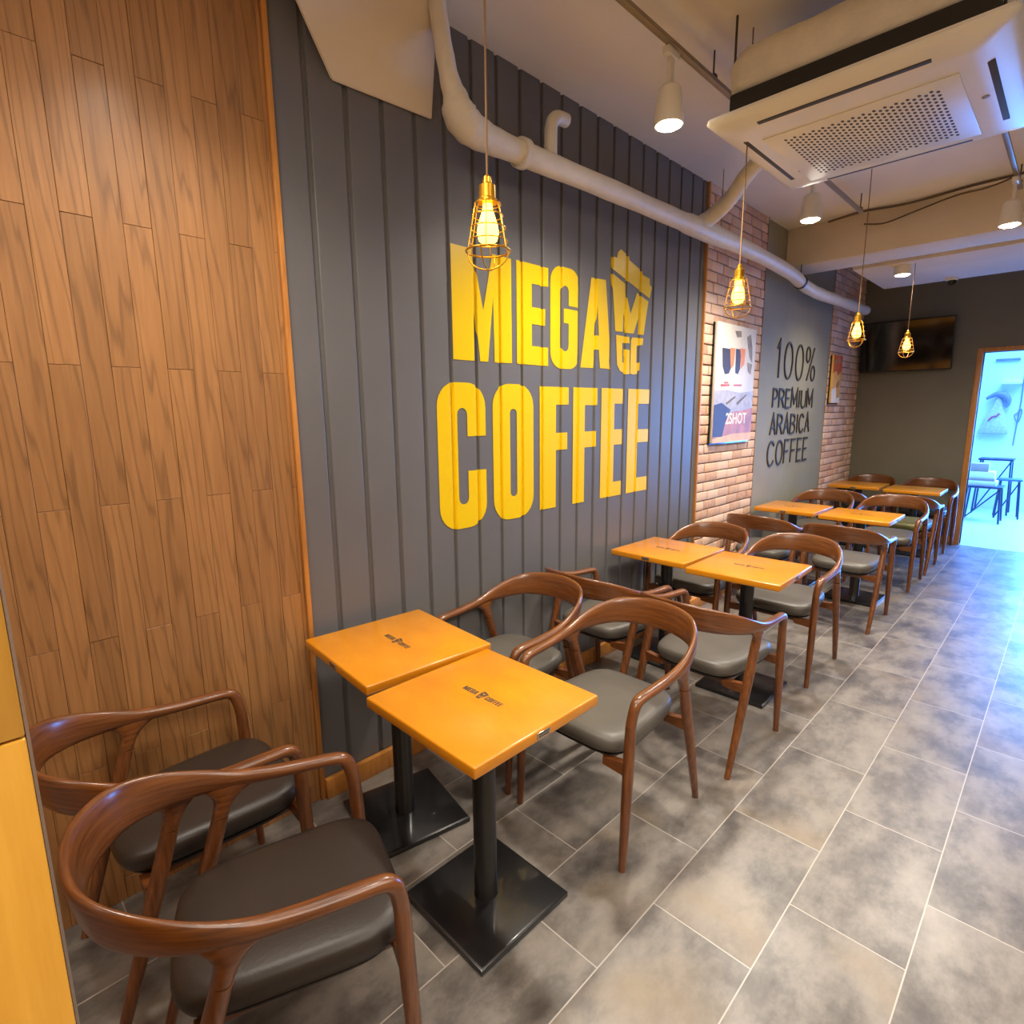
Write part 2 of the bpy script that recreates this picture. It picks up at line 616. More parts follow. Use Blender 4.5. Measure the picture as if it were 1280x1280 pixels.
# sloped white bulkhead high on the left wall
bm = bmesh.new()
F = [(0.012, 1.125, 2.715), (0.012, 1.565, 2.73), (0.16, 1.50, 3.118), (0.20, 0.72, 3.118)]
B = [(0.0012, 1.125, 2.72), (0.0012, 1.565, 2.735), (0.0012, 1.56, 3.118), (0.0012, 0.93, 3.118)]
fv = [bm.verts.new(p) for p in F]
bv = [bm.verts.new(p) for p in B]
bm.faces.new(fv)
bm.faces.new(bv[::-1])
for i in range(4):
    j = (i + 1) % 4
    bm.faces.new((fv[i], bv[i], bv[j], fv[j]))
bmesh.ops.bevel(bm, geom=list(bm.edges), offset=0.004, segments=2, affect='EDGES')
struct(link('ceiling_bulkhead', bm, MAT['beam'], angle=30))

# veneered partition end beside the camera
bm = bmesh.new()
box(bm, (1.30, -0.9, 0), (1.50, 0.012, 1.318), 0.0015)
box(bm, (1.30, -0.9, 1.320), (1.50, 0.012, 2.3), 0.0015)
struct(link('partition', bm, MAT['veneer']))
bm = bmesh.new()
pv = [(1.495, 0.0125), (1.30, 0.0125), (1.30, 0.020), (1.47, 0.0135)]
lo = [bm.verts.new((x, y, 0)) for x, y in pv]
hi = [bm.verts.new((x, y, 2.3)) for x, y in pv]
bm.faces.new(lo[::-1]); bm.faces.new(hi)
for i in range(4):
    bm.faces.new((lo[i], lo[(i + 1) % 4], hi[(i + 1) % 4], hi[i]))
struct(link('trim_5', bm, MAT['track'], smooth=False))


# ------------------------------------------------------------------ chairs
def make_chair():
    t = thing('armchair', '', 'chair')
    # seat cushion
    def outline(scale, zz, bulge=0.0, n_=48):
        out = []
        for k in range(n_):
            a = 2 * pi * k / n_
            ca, sa = cos(a), sin(a)
            e = 0.42
            u = (abs(ca) ** e) * (1 if ca >= 0 else -1)
            v_ = (abs(sa) ** e) * (1 if sa >= 0 else -1)
            yy = -0.200 + v_ * 0.238 * scale
            hw = 0.222 - 0.030 * max(0, (-(yy) - 0.05) / 0.4)
            out.append(Vector((u * hw * scale, yy, zz)))
        return out
    bm = bmesh.new()
    prof = [(0.70, 0.388), (0.88, 0.392), (0.965, 0.405), (0.995, 0.422), (1.0, 0.436), (0.985, 0.450), (0.95, 0.459), (0.85, 0.465), (0.6, 0.468), (0.3, 0.468), (0.05, 0.467)]
    rings_mesh(bm, [outline(s, z) for s, z in prof])
    link('seat', bm, MAT['seat'], t, angle=80)
    bm = bmesh.new()
    rings_mesh(bm, [outline(s, z) for s, z in [(0.62, 0.372), (0.80, 0.374), (0.90, 0.384), (0.92, 0.393), (0.6, 0.395)]])
    link('seat_pan', bm, MAT['pan'], t, angle=60)
    # bow: arms and back in one bent rail
    half = [  # x, y, z, width, height
        (0.246, 0.000, 0.530, 0.036, 0.036),
        (0.249, -0.006, 0.568, 0.036, 0.036),
        (0.2515, -0.016, 0.596, 0.038, 0.037),
        (0.253, -0.040, 0.612, 0.041, 0.033),
        (0.256, -0.11, 0.617, 0.042, 0.032),
        (0.259, -0.20, 0.622, 0.040, 0.034),
        (0.260, -0.29, 0.632, 0.036, 0.044),
        (0.251, -0.38, 0.652, 0.029, 0.066),
        (0.220, -0.462, 0.674, 0.026, 0.090),
        (0.167, -0.525, 0.690, 0.024, 0.106),
        (0.085, -0.562, 0.698, 0.023, 0.114),
        (0.0, -0.573, 0.701, 0.023, 0.116)]
    full = half + [(-x, y, z, a, b_) for x, y, z, a, b_ in half[-2::-1]]
    path = smooth_path(full, 5)
    bm = bmesh.new()
    rings = []
    for i, p in enumerate(path):
        P = Vector(p[:3])
        q0, q1 = Vector(path[max(0, i - 1)][:3]), Vector(path[min(len(path) - 1, i + 1)][:3])
        T = (q1 - q0).normalized()
        H = Vector((T.x, T.y, 0))
        if H.length < 0.35 or abs(P.y) < 0.05:
            H = Vector((0.0, -1 if P.x > 0 else 1, 0))
        H.normalize()
        side = Vector((H.y, -H.x, 0))
        side = (side - T * side.dot(T)).normalized()
        up = side.cross(T).normalized()
        if up.z < 0 and abs(T.z) < 0.8:
            up = -up
        if abs(T.z) >= 0.8:
            up = Vector((0, 1, 0)) if P.x > 0 else Vector((0, 1, 0))
            up = (up - T * up.dot(T)).normalized()
            if up.dot(Vector((0, 1, 0))) < 0:
                up = -up
        w_, h_ = p[3] / 2, p[4] / 2
        lean = 0.0
        out = Vector((P.x, P.y + 0.25, 0))
        out = out.normalized() if out.length > 0 else out
        tall = max(0, (p[4] - 0.04) / 0.07)
        r_ = []
        n_ = 20
        e = 1.0 - 0.25 * min(1, tall)
        sgn = 1 if side.dot(out) > 0 else -1
        for k in range(n_):
            a = 2 * pi * k / n_
            ca, sa = cos(a), sin(a)
            u = (abs(ca) ** e) * (1 if ca >= 0 else -1)
            v_ = (abs(sa) ** e) * (1 if sa >= 0 else -1)
            q = P + side * (sgn * u * w_) + up * (v_ * h_) + out * (v_ * h_ * 0.18 * min(1, tall))
            r_.append(q)
        rings.append(r_)
    # keep rings in a consistent order by matching to the previous ring
    fixed = [rings[0]]
    for r_ in rings[1:]:
        best = None
        for cand in (r_, r_[::-1]):
            for s in range(len(cand)):
                c2_ = cand[s:] + cand[:s]
                d = sum((c2_[q] - fixed[-1][q]).length for q in range(0, len(c2_), 4))
                if best is None or d < best[0]:
                    best = (d, c2_)
        fixed.append(best[1])
    rings_mesh(bm, fixed)
    nrail = len(bm.verts)
    grain = []
    dist_ = 0.0
    for i, r_ in enumerate(fixed):
        if i:
            dist_ += (Vector(path[i][:3]) - Vector(path[i - 1][:3])).length
        c0_ = sum(r_, Vector()) / len(r_)
        for q in r_:
            grain.append((dist_, (q - c0_).length * (1 if (q - c0_).dot(Vector((c0_.x, c0_.y + 0.25, 0))) > 0 else -1), q.z - c0_.z))
    # flared sockets where the back legs meet the arms
    for s in (1, -1):
        rr = []
        for z, y, lx, wx in [(0.540, -0.335, 0.0195, 0.0195), (0.565, -0.327, 0.021, 0.0195), (0.585, -0.320, 0.027, 0.0185), (0.600, -0.315, 0.040, 0.0175), (0.613, -0.31, 0.062, 0.016), (0.626, -0.305, 0.082, 0.013)]:
            xx = s * (0.258 - 0.10 * max(0, 0.60 - z) * 0.3)
            ring_ = []
            for k in range(18):
                a = 2 * pi * k / 18
                yy = y + sin(a) * lx
                bend = -s * 0.9 * max(0, (-yy - 0.33)) ** 2 * 3
                ring_.append(Vector((xx + bend + cos(a) * wx, yy, z + (0.10 * max(0, -yy - 0.30)))))
            rr.append(ring_)
        rings_mesh(bm, rr)
    bm.verts.ensure_lookup_table()
    for v_ in bm.verts[nrail:] if hasattr(bm.verts, '__getitem__') else []:
        grain.append((v_.co.y, abs(v_.co.x) - 0.26, v_.co.z - 0.62))
    rail = link('arm_rail', bm, MAT['walnut_rail'], t, angle=60)
    ga = rail.data.attributes.new('grain', 'FLOAT_VECTOR', 'POINT')
    for i, g_ in enumerate(grain):
        ga.data[i].vector = g_
    for s in (1, -1):
        bm = bmesh.new()
        tube(bm, [(s * 0.246, 0.000, 0.532), (s * 0.2455, 0.004, 0.44), (s * 0.2445, 0.014, 0.22), (s * 0.243, 0.025, 0.0)], [0.018, 0.0195, 0.018, 0.0125], 16)
        link('leg', bm, MAT['walnut_v'], t, angle=60)
    for s in (1, -1):
        bm = bmesh.new()
        tube(bm, [(s * 0.256, -0.335, 0.541), (s * 0.254, -0.366, 0.44), (s * 0.250, -0.434, 0.22), (s * 0.243, -0.50, 0.0)], [0.0195, 0.0205, 0.018, 0.0125], 16)
        link('leg', bm, MAT['walnut_v'], t, angle=60)
    bm = bmesh.new()
    for s in (1, -1):
        box(bm, (s * 0.150 - 0.011, -0.375, 0.356), (s * 0.150 + 0.011, 0.006, 0.386), 0.004)
        for yy, y2, xo in ((-0.006, 0.020, 0.240), (-0.398, -0.372, 0.250)):
            lo_ = [(s * 0.150, yy, 0.358), (s * 0.150, y2, 0.358), (s * 0.150, y2, 0.384), (s * 0.150, yy, 0.384)]
            hi_ = [(s * xo, yy, 0.352), (s * xo, y2, 0.352), (s * xo, y2, 0.398), (s * xo, yy, 0.398)]
            rings_mesh(bm, [[Vector(p) for p in lo_], [Vector(p) for p in hi_]])
    box(bm, (-0.15, -0.05, 0.356), (0.15, -0.025, 0.384), 0.004)
    box(bm, (-0.15, -0.37, 0.356), (0.15, -0.345, 0.384), 0.004)
    link('seat_frame', bm, MAT['walnut_h'], t)
    return t


chair0 = make_chair()
CH = [  # x, y(front), heading: 0 = faces +y, pi = faces -y
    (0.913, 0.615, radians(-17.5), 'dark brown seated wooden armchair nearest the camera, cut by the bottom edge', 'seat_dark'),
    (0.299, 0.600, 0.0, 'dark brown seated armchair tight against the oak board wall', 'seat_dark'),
    (0.846, 1.468, pi, 'grey seated armchair facing the nearest aisle table', None),
    (0.283, 1.475, pi, 'grey seated armchair by the ribbed wall facing the nearest wall-side table', None),
    (0.897, 2.672, radians(-1), 'grey seated armchair turned to the second aisle table, back towards the nearest tables', None),
    (0.300, 2.680, radians(-1), 'grey seated armchair by the ribbed wall tucked to the second wall-side table', None),
    (0.856, 3.285, pi, 'grey seated armchair beyond the second aisle table, facing the camera side', None),
    (0.290, 3.290, pi, 'grey seated armchair in front of brick wall, beyond the second wall-side table', None),
    (0.900, 4.875, 0.0, 'grey seated armchair on the aisle turned to the third aisle table', None),
    (0.310, 4.880, 0.0, 'grey seated armchair by the grey lettered wall turned to the third wall-side table', None),
    (0.906, 5.675, pi, 'grey seated armchair beyond the third aisle table, in front of the green seated one', None),
    (0.320, 5.680, pi, 'grey seated armchair below the small picture, beyond the third wall-side table', None),
    (0.910, 6.860, 0.0, 'armchair with olive green seat turned to the farthest aisle table', 'seat_green'),
    (0.320, 6.870, 0.0, 'armchair by the far brick wall turned to the farthest wall-side table', None),
    (0.895, 7.500, pi, 'armchair against the end wall nearest the doorway, behind the farthest aisle table', None),
    (0.310, 7.500, pi, 'armchair against the end wall in the brick corner, behind the farthest wall-side table', None),
]
for i, (x, y, rz, lab, sm) in enumerate(CH):
    if i == 0:
        c = chair0
        c.location = (x, y, 0)
        c.rotation_euler = (0, 0, rz)
        c['label'] = lab
        c['group'] = 'wooden armchairs at the cafe tables'
    else:
        c = dup(chair0, (x, y, 0), rz, lab)
for c in S.objects:
    if c.get('category') == 'chair' and ('nearest the camera' in c['label'] or 'oak board' in c['label']):
        c.scale = (0.94, 1, 1)
seat_meshes = {}
for c in [o for o in S.objects if o.get('category') == 'chair']:
    lab = c['label']
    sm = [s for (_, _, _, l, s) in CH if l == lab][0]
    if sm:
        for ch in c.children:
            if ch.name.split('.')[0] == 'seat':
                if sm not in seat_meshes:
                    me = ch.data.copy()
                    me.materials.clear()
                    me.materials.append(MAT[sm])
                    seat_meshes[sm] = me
                ch.data = seat_meshes[sm]


# ------------------------------------------------------------------ lettering shapes (2D loops: outer, holes...)
def arc(cx_, cz_, rx, rz_, a0, a1, n_=7):
    return [(cx_ + rx * cos(radians(a0 + (a1 - a0) * i / n_)), cz_ + rz_ * sin(radians(a0 + (a1 - a0) * i / n_))) for i in range(n_ + 1)]


def rbox(a, b_, c, d, r_):
    """rounded rectangle a<y<b, c<z<d"""
    return arc(b_ - r_, d - r_, r_, r_, 0, 90) + arc(a + r_, d - r_, r_, r_, 90, 180) + arc(a + r_, c + r_, r_, r_, 180, 270) + arc(b_ - r_, c + r_, r_, r_, 270, 360)


def shape_C(a, b_, c, d, st, gap0, gap1, R):
    r_ = max(R - st, (b_ - a - 2 * st) / 2 * 0.95)
    ir = (b_ - a - 2 * st) / 2
    return [[(b_, gap1)] + arc(b_ - R, d - R, R, R, 0, 90) + arc(a + R, d - R, R, R, 90, 180) + arc(a + R, c + R, R, R, 180, 270) + arc(b_ - R, c + R, R, R, 270, 360)
            + [(b_, gap0), (b_ - st, gap0)] + arc(a + st + ir, c + st + ir, ir, ir, 0, -180) + arc(a + st + ir, d - st - ir, ir, ir, 180, 0) + [(b_ - st, gap1)]]


def shape_G(a, b_, c, d, st, gz, bz, R):
    ir = (b_ - a - 2 * st) / 2
    return [[(b_, gz)] + arc(b_ - R, d - R, R, R, 0, 90) + arc(a + R, d - R, R, R, 90, 180) + arc(a + R, c + R, R, R, 180, 270) + arc(b_ - R, c + R, R, R, 270, 360)
            + [(b_, bz), (a + st + ir * 0.6, bz), (a + st + ir * 0.6, bz - 0.075), (b_ - st, bz - 0.075)] + arc(a + st + ir, c + st + ir, ir, ir, 0, -180) + arc(a + st + ir, d - st - ir, ir, ir, 180, 0) + [(b_ - st, gz)]]


def shape_E(a, b_, c, d, st, th, m0, m1, arm=None):
    arm = arm or b_
    return [[(a, c), (b_, c), (b_, c + th), (a + st, c + th), (a + st, m0), (arm, m0), (arm, m1), (a + st, m1), (a + st, d - th), (b_, d - th), (b_, d), (a, d)]]


def shape_F(a, b_, c, d, st, th, m0, m1, arm=None):
    arm = arm or b_
    return [[(a, c), (a + st, c), (a + st, m0), (arm, m0), (arm, m1), (a + st, m1), (a + st, d - th), (b_, d - th), (b_, d), (a, d)]]


LET = []
LET.append([[(1.650, 1.790), (1.778, 1.790), (1.778, 2.09), (1.812, 1.79), (1.862, 1.79), (1.900, 2.09), (1.905, 1.79), (2.022, 1.792), (2.022, 2.278), (1.898, 2.278), (1.836, 2.02), (1.776, 2.278), (1.650, 2.278)]])
LET.append(shape_E(2.058, 2.292, 1.792, 2.280, 0.109, 0.093, 1.993, 2.075, 2.268))
LET.append(shape_G(2.309, 2.552, 1.784, 2.306, 0.092, 2.115, 2.098, 0.085))
LET.append([[(2.566, 1.798), (2.682, 1.800), (2.697, 1.905), (2.736, 1.905), (2.750, 1.802), (2.862, 1.803), (2.792, 2.297), (2.656, 2.290)], [(2.702, 1.984), (2.735, 1.984), (2.718, 2.150)]])
LET.append(shape_C(1.548, 1.838, 1.010, 1.690, 0.115, 1.282, 1.444, 0.11))
LET.append([rbox(1.886, 2.176, 1.010, 1.692, 0.11), rbox(2.004, 2.052, 1.128, 1.570, 0.022)[::-1]])
LET.append(shape_F(2.225, 2.464, 1.028, 1.686, 0.132, 0.094, 1.346, 1.440, 2.455))
LET.append(shape_F(2.504, 2.730, 1.028, 1.688, 0.108, 0.098, 1.348, 1.440, 2.722))
LET.append(shape_E(2.770, 3.000, 1.030, 1.690, 0.135, 0.090, 1.350, 1.444))
LET.append(shape_E(3.050, 3.303, 1.031, 1.692, 0.118, 0.092, 1.353, 1.437))
# the cup emblem: crown-like lid, M and G C below it
CUP = []
CUP.append([[(2.836, 2.432), (2.900, 2.438), (2.906, 2.466), (2.938, 2.490), (3.022, 2.463), (3.026, 2.444), (3.168, 2.404), (3.178, 2.384), (3.258, 2.373), (3.258, 2.340), (3.284, 2.326), (3.264, 2.256), (2.864, 2.366)]])
CUP.append([[(2.852, 2.345), (3.005, 2.300), (3.012, 2.235), (3.052, 2.140), (3.118, 2.272), (3.250, 2.236), (3.206, 2.028), (3.150, 2.028), (3.152, 2.15), (3.092, 2.026), (3.012, 2.024), (2.978, 2.14), (2.976, 2.026), (2.896, 2.024)]])
CUP.append([[(2.905, 2.004), (3.046, 2.002), (3.052, 1.966), (2.972, 1.962), (2.977, 1.848), (3.008, 1.842), (3.006, 1.882), (2.985, 1.888), (2.984, 1.928), (3.054, 1.926), (3.058, 1.782), (3.018, 1.778), (2.955, 1.795), (2.922, 1.830)]])
CUP.append([[(3.066, 1.988), (3.080, 2.004), (3.204, 2.008), (3.200, 1.968), (3.130, 1.956), (3.131, 1.853), (3.172, 1.858), (3.170, 1.812), (3.150, 1.788), (3.104, 1.779), (3.064, 1.785)]])


def flat_mesh(bm, loops, fn, cuts=None):
    """fill loops (outer + holes) and place the points with fn(u, v)"""
    L3 = [[Vector((u, v_, 0)) for u, v_ in lp] for lp in loops]
    tris = tessellate_polygon(L3)
    flat = [p for lp in L3 for p in lp]
    tmp = bmesh.new()
    vs = [tmp.verts.new(p) for p in flat]
    for t in tris:
        try:
            tmp.faces.new([vs[i] for i in t])
        except ValueError:
            pass
    for c in cuts or []:
        bmesh.ops.bisect_plane(tmp, geom=list(tmp.verts) + list(tmp.edges) + list(tmp.faces), plane_co=(c, 0, 0), plane_no=(1, 0, 0), dist=1e-6)
    tmp.verts.index_update()
    nv = [bm.verts.new(fn(v_.co.x, v_.co.y)) for v_ in tmp.verts]
    for f in tmp.faces:
        bm.faces.new([nv[v_.index] for v_ in f.verts])
    tmp.free()


cuts = [g + d for g in GROOVES for d, _ in GPROF]
sign = thing('wall_sign', 'big yellow two-line shop name with cup emblem on the grey ribbed wall', 'sign', (0, 1.55, 1.0))
names = ['letter'] * 10
for lp in LET:
    bm = bmesh.new()
    flat_mesh(bm, lp, lambda u, v_: Vector((surf_x(u) + 0.0022, u - 1.55, v_ - 1.0)), cuts)
    link('letter', bm, MAT['yellow'], sign, smooth=False)
bm = bmesh.new()
for lp in CUP:
    flat_mesh(bm, lp, lambda u, v_: Vector((surf_x(u) + 0.0022, u - 1.55, v_ - 1.0)), cuts)
link('cup_emblem', bm, MAT['yellow'], sign, smooth=False)


def text_mesh(body, fit, place, extrude=0.0, bold=0.0):
    """text as a mesh filling the box fit=(w,h), placed with place(u,v,d)"""
    cu = bpy.data.curves.new('glyphs', 'FONT')
    cu.body = body
    cu.extrude = extrude
    cu.offset = bold
    cu.resolution_u = 4
    ob = bpy.data.objects.new('glyphs', cu)
    COL.objects.link(ob)
    dg = bpy.context.evaluated_depsgraph_get()
    me = bpy.data.meshes.new_from_object(ob.evaluated_get(dg))
    bpy.data.objects.remove(ob)
    bpy.data.curves.remove(cu)
    xs = [v_.co.x for v_ in me.vertices]
    ys_ = [v_.co.y for v_ in me.vertices]
    x0, x1, y0_, y1_ = min(xs), max(xs), min(ys_), max(ys_)
    bm = bmesh.new()
    bm.from_mesh(me)
    bpy.data.meshes.remove(me)
    for v_ in bm.verts:
        v_.co = place((v_.co.x - x0) / (x1 - x0) * fit[0], (v_.co.y - y0_) / (y1_ - y0_) * fit[1], v_.co.z)
    return bm


STROKES = {  # monoline capitals in a unit box
    '1': [[(0.2, 0.78), (0.6, 1.0), (0.6, 0.0)]],
    '0': [[(0.5 + 0.45 * sin(2 * pi * k / 24), 0.5 + 0.5 * cos(2 * pi * k / 24)) for k in range(25)]],
    'O': [[(0.5 + 0.5 * sin(2 * pi * k / 24), 0.5 + 0.5 * cos(2 * pi * k / 24)) for k in range(25)]],
    '%': [[(0.2 + 0.2 * sin(2 * pi * k / 16), 0.77 + 0.22 * cos(2 * pi * k / 16)) for k in range(17)],
          [(0.8 + 0.2 * sin(2 * pi * k / 16), 0.23 + 0.22 * cos(2 * pi * k / 16)) for k in range(17)], [(0.82, 1.0), (0.18, 0.0)]],
    'P': [[(0, 0), (0, 1), (0.45, 1), (0.8, 0.93), (0.95, 0.75), (0.8, 0.55), (0.45, 0.47), (0, 0.47)]],
    'R': [[(0, 0), (0, 1), (0.45, 1), (0.8, 0.93), (0.92, 0.76), (0.8, 0.58), (0.45, 0.5), (0, 0.5)], [(0.5, 0.5), (1.0, 0.0)]],
    'E': [[(0.95, 1), (0, 1), (0, 0), (0.95, 0)], [(0, 0.52), (0.8, 0.52)]],
    'F': [[(0.95, 1), (0, 1), (0, 0)], [(0, 0.52), (0.8, 0.52)]],
    'M': [[(0, 0), (0.05, 1), (0.5, 0.25), (0.95, 1), (1, 0)]],
    'I': [[(0.5, 0), (0.5, 1)]],
    'U': [[(0, 1), (0, 0.3), (0.15, 0.07), (0.5, 0), (0.85, 0.07), (1, 0.3), (1, 1)]],
    'A': [[(0, 0), (0.5, 1), (1, 0)], [(0.2, 0.35), (0.8, 0.35)]],
    'B': [[(0, 0.53), (0.5, 0.53), (0.82, 0.64), (0.88, 0.77), (0.8, 0.92), (0.5, 1), (0, 1), (0, 0), (0.5, 0), (0.85, 0.08), (0.97, 0.27), (0.85, 0.46), (0.5, 0.53)]],
    'C': [[(0.5 + 0.5 * sin(radians(45 + 270 * k / 18)) * -1 + 0.0, 0.5 + 0.5 * cos(radians(45 + 270 * k / 18))) for k in range(19)]],
}
STROKES['C'] = [[(0.52 - 0.52 * sin(radians(-52 + 284 * k / 20)), 0.5 + 0.5 * cos(radians(-52 + 284 * k / 20))) for k in range(21)]]
WIDTH = {'1': 0.6, 'I': 0.25, 'M': 1.25, '%': 1.25, 'E': 0.8, 'F': 0.8, 'P': 0.85}


def stroke_prism(bm, pts, wd, place, depth):
    """a poly-line with mitred width, extruded: pts in wall coordinates (u, v)"""
    closed = (Vector(pts[0]) - Vector(pts[-1])).length < 1e-6
    P = [Vector(p) for p in (pts[:-1] if closed else pts)]
    n_ = len(P)
    L, R = [], []
    for i, p in enumerate(P):
        a = P[(i - 1) % n_] if (closed or i > 0) else None
        b_ = P[(i + 1) % n_] if (closed or i < n_ - 1) else None
        d1 = (p - a).normalized() if a is not None else None
        d2 = (b_ - p).normalized() if b_ is not None else None
        if d1 is None:
            d1 = d2
        if d2 is None:
            d2 = d1
        n1 = Vector((-d1.y, d1.x)); n2 = Vector((-d2.y, d2.x))
        m_ = n1 + n2
        m_ = m_ / max(0.35, m_.length_squared) * 2 * (wd / 2) if m_.length > 0.01 else n1 * wd / 2
        L.append(p + m_)
        R.append(p - m_)
    fl = [bm.verts.new(place(q.x, q.y, depth)) for q in L]
    fr = [bm.verts.new(place(q.x, q.y, depth)) for q in R]
    bl = [bm.verts.new(place(q.x, q.y, 0)) for q in L]
    br_ = [bm.verts.new(place(q.x, q.y, 0)) for q in R]
    for i in range(n_ if closed else n_ - 1):
        j = (i + 1) % n_
        bm.faces.new((fl[i], fl[j], fr[j], fr[i]))
        bm.faces.new((bl[j], bl[i], br_[i], br_[j]))
        bm.faces.new((fl[j], fl[i], bl[i], bl[j]))
        bm.faces.new((fr[i], fr[j], br_[j], br_[i]))
    if not closed:
        bm.faces.new((fl[0], fr[0], br_[0], bl[0]))
        bm.faces.new((fr[-1], fl[-1], bl[-1], br_[-1]))


slogan = thing('wall_lettering', 'four lines of thin dark lettering on the smooth grey wall', 'lettering', (0, 5.37, 1.0))
for body, ya, yb, za, zb in (('100%', 5.42, 6.49, 1.845, 2.175), ('PREMIUM', 5.41, 6.49, 1.575, 1.745), ('ARABICA', 5.39, 6.45, 1.325, 1.508), ('COFFEE', 5.37, 6.45, 1.035, 1.262)):
    bm = bmesh.new()
    tot = sum(WIDTH.get(ch, 1.0) for ch in body) + 0.32 * (len(body) - 1)
    unit = (yb - ya) / tot
    u0 = ya
    for ch in body:
        wch = WIDTH.get(ch, 1.0) * unit
        for st_ in STROKES[ch]:
            stroke_prism(bm, [(u0 + u * wch, za + v_ * (zb - za)) for u, v_ in st_], 0.018, lambda u, v_, d: Vector((0.001 + d, u - 5.37, v_ - 1.0)), 0.009)
        u0 += wch + 0.32 * unit
    link('lettering', bm, MAT['letter'], slogan, smooth=False)


# ------------------------------------------------------------------ tables
def make_table():
    t = thing('cafe_table', '', 'table', group='square orange cafe tables')
    bm = bmesh.new()
    box(bm, (-0.25, -0.25, 0.671), (0.25, 0.25, 0.705), 0.006, 3)
    top = link('tabletop', bm, MAT['top'], t)
    # printed logo: MEGA (cup) COFFEE reading along x
    bm = bmesh.new()
    fl = lambda ax, az, s, sz: (lambda u, v_: Vector((ax + u * s, az + v_ * sz, 0.7056)))
    sM = 0.060 / 1.22
    for lp in LET[:4]:
        flat_mesh(bm, lp, lambda u, v_: Vector((-0.082 + (u - 1.65) * sM, -0.010 + (v_ - 1.79) * 0.043, 0.70545)))
    for lp in CUP:
        flat_mesh(bm, lp, lambda u, v_: Vector((-0.017 + (u - 2.836) * 0.068, -0.019 + (v_ - 1.78) * 0.062, 0.70545)))
    sC = 0.066 / 1.755
    for lp in LET[4:]:
        flat_mesh(bm, lp, lambda u, v_: Vector((0.018 + (u - 1.548) * sC, -0.010 + (v_ - 1.01) * 0.031, 0.70545)))
    link('printed_logo', bm, MAT['letter'], top, smooth=False)
    return t, top


def finish_table(t, top):
    bm = bmesh.new()
    lathe(bm, [(0.0385, 0.020), (0.0385, 0.024), (0.0365, 0.027), (0.0365, 0.655), (0.07, 0.658), (0.07, 0.6705)], 32)
    link('column', bm, MAT['black'], t)
    bm = bmesh.new()
    rings_mesh(bm, [[Vector((x * s, y * s, z)) for x, y in ((-1, -1), (1, -1), (1, 1), (-1, 1))] for s, z in ((0.184, 0.0), (0.1875, 0.002), (0.1875, 0.017), (0.180, 0.021))])
    bmesh.ops.bevel(bm, geom=[e for e in bm.edges], offset=0.0012, segments=1, affect='EDGES')
    link('base_plate', bm, MAT['black'], t, angle=20)


def plate_on(top, side):
    bm = bmesh.new()
    if side == 'x':
        box(bm, (0.2499, -0.026, 0.679), (0.2522, 0.026, 0.698), 0.0008)
    else:
        box(bm, (-0.026, -0.2522, 0.679), (0.026, -0.2499, 0.698), 0.0008)
    pl = link('name_plate', bm, MAT['chrome'], top)
    return pl


ta, topa = make_table()
finish_table(ta, topa)
plate_on(topa, 'x')
# small dark print on the name plate
for o in topa.children:
    if o.name.startswith('name_plate'):
        bmp_ = bmesh.new()
        bmp_.from_mesh(o.data)
        n0 = len(bmp_.faces)
        box(bmp_, (0.2520, -0.021, 0.6915), (0.2525, 0.021, 0.695), 0, 1, 1)
        for q in range(9):
            box(bmp_, (0.2520, -0.020 + q * 0.0045, 0.6835), (0.2525, -0.017 + q * 0.0045, 0.6885), 0, 1, 1)
        bmp_.to_mesh(o.data)
        bmp_.free()
        o.data.materials.append(MAT['letter'])
TB = [(0.835, 1.045, 0.0, 0.0, 'nearest aisle-side orange table with steel name plate on its edge'),
      (0.318, 1.085, 0.012, radians(-4), 'nearest wall-side orange table beside the oak board wall'),
      (0.825, 3.03, 0.0, radians(1), 'second aisle-side orange table, halfway along the ribbed wall end'),
      (0.295, 3.09, 0.0, radians(-1), 'second wall-side orange table, touching the ribbed wall below the last letters'),
      (0.850, 5.20, 0.0, radians(-1), 'third aisle-side orange table in front of the grey lettered wall'),
      (0.305, 5.26, 0.0, radians(-1), 'third wall-side orange table against the grey lettered wall'),
      (0.860, 7.28, 0.0, 0.0, 'farthest aisle-side orange table near the doorway'),
      (0.310, 7.36, 0.0, 0.0, 'farthest wall-side orange table in the brick corner')]
for i, (x, y, z, rz, lab) in enumerate(TB):
    if i == 0:
        ta.location = (x, y, z)
        ta['label'] = lab
    else:
        c = dup(ta, (x, y, 0), rz, lab)
        if i == 1:
            c.rotation_euler = (0, 0, rz)
            for ch in c.children:
                if ch.name.startswith('base_plate'):
                    ch.rotation_euler = (0, 0, radians(-7))
                if ch.name.startswith('tabletop'):
                    ch.location = (0, 0, 0.012)
                if ch.name.startswith('column'):
                    ch.scale = (1, 1, 1.0175)
        if i % 2 == 1:
            for ch in c.children:
                for g in ch.children:
                    if g.name.startswith('name_plate'):
                        g.rotation_euler = (0, 0, -pi / 2)


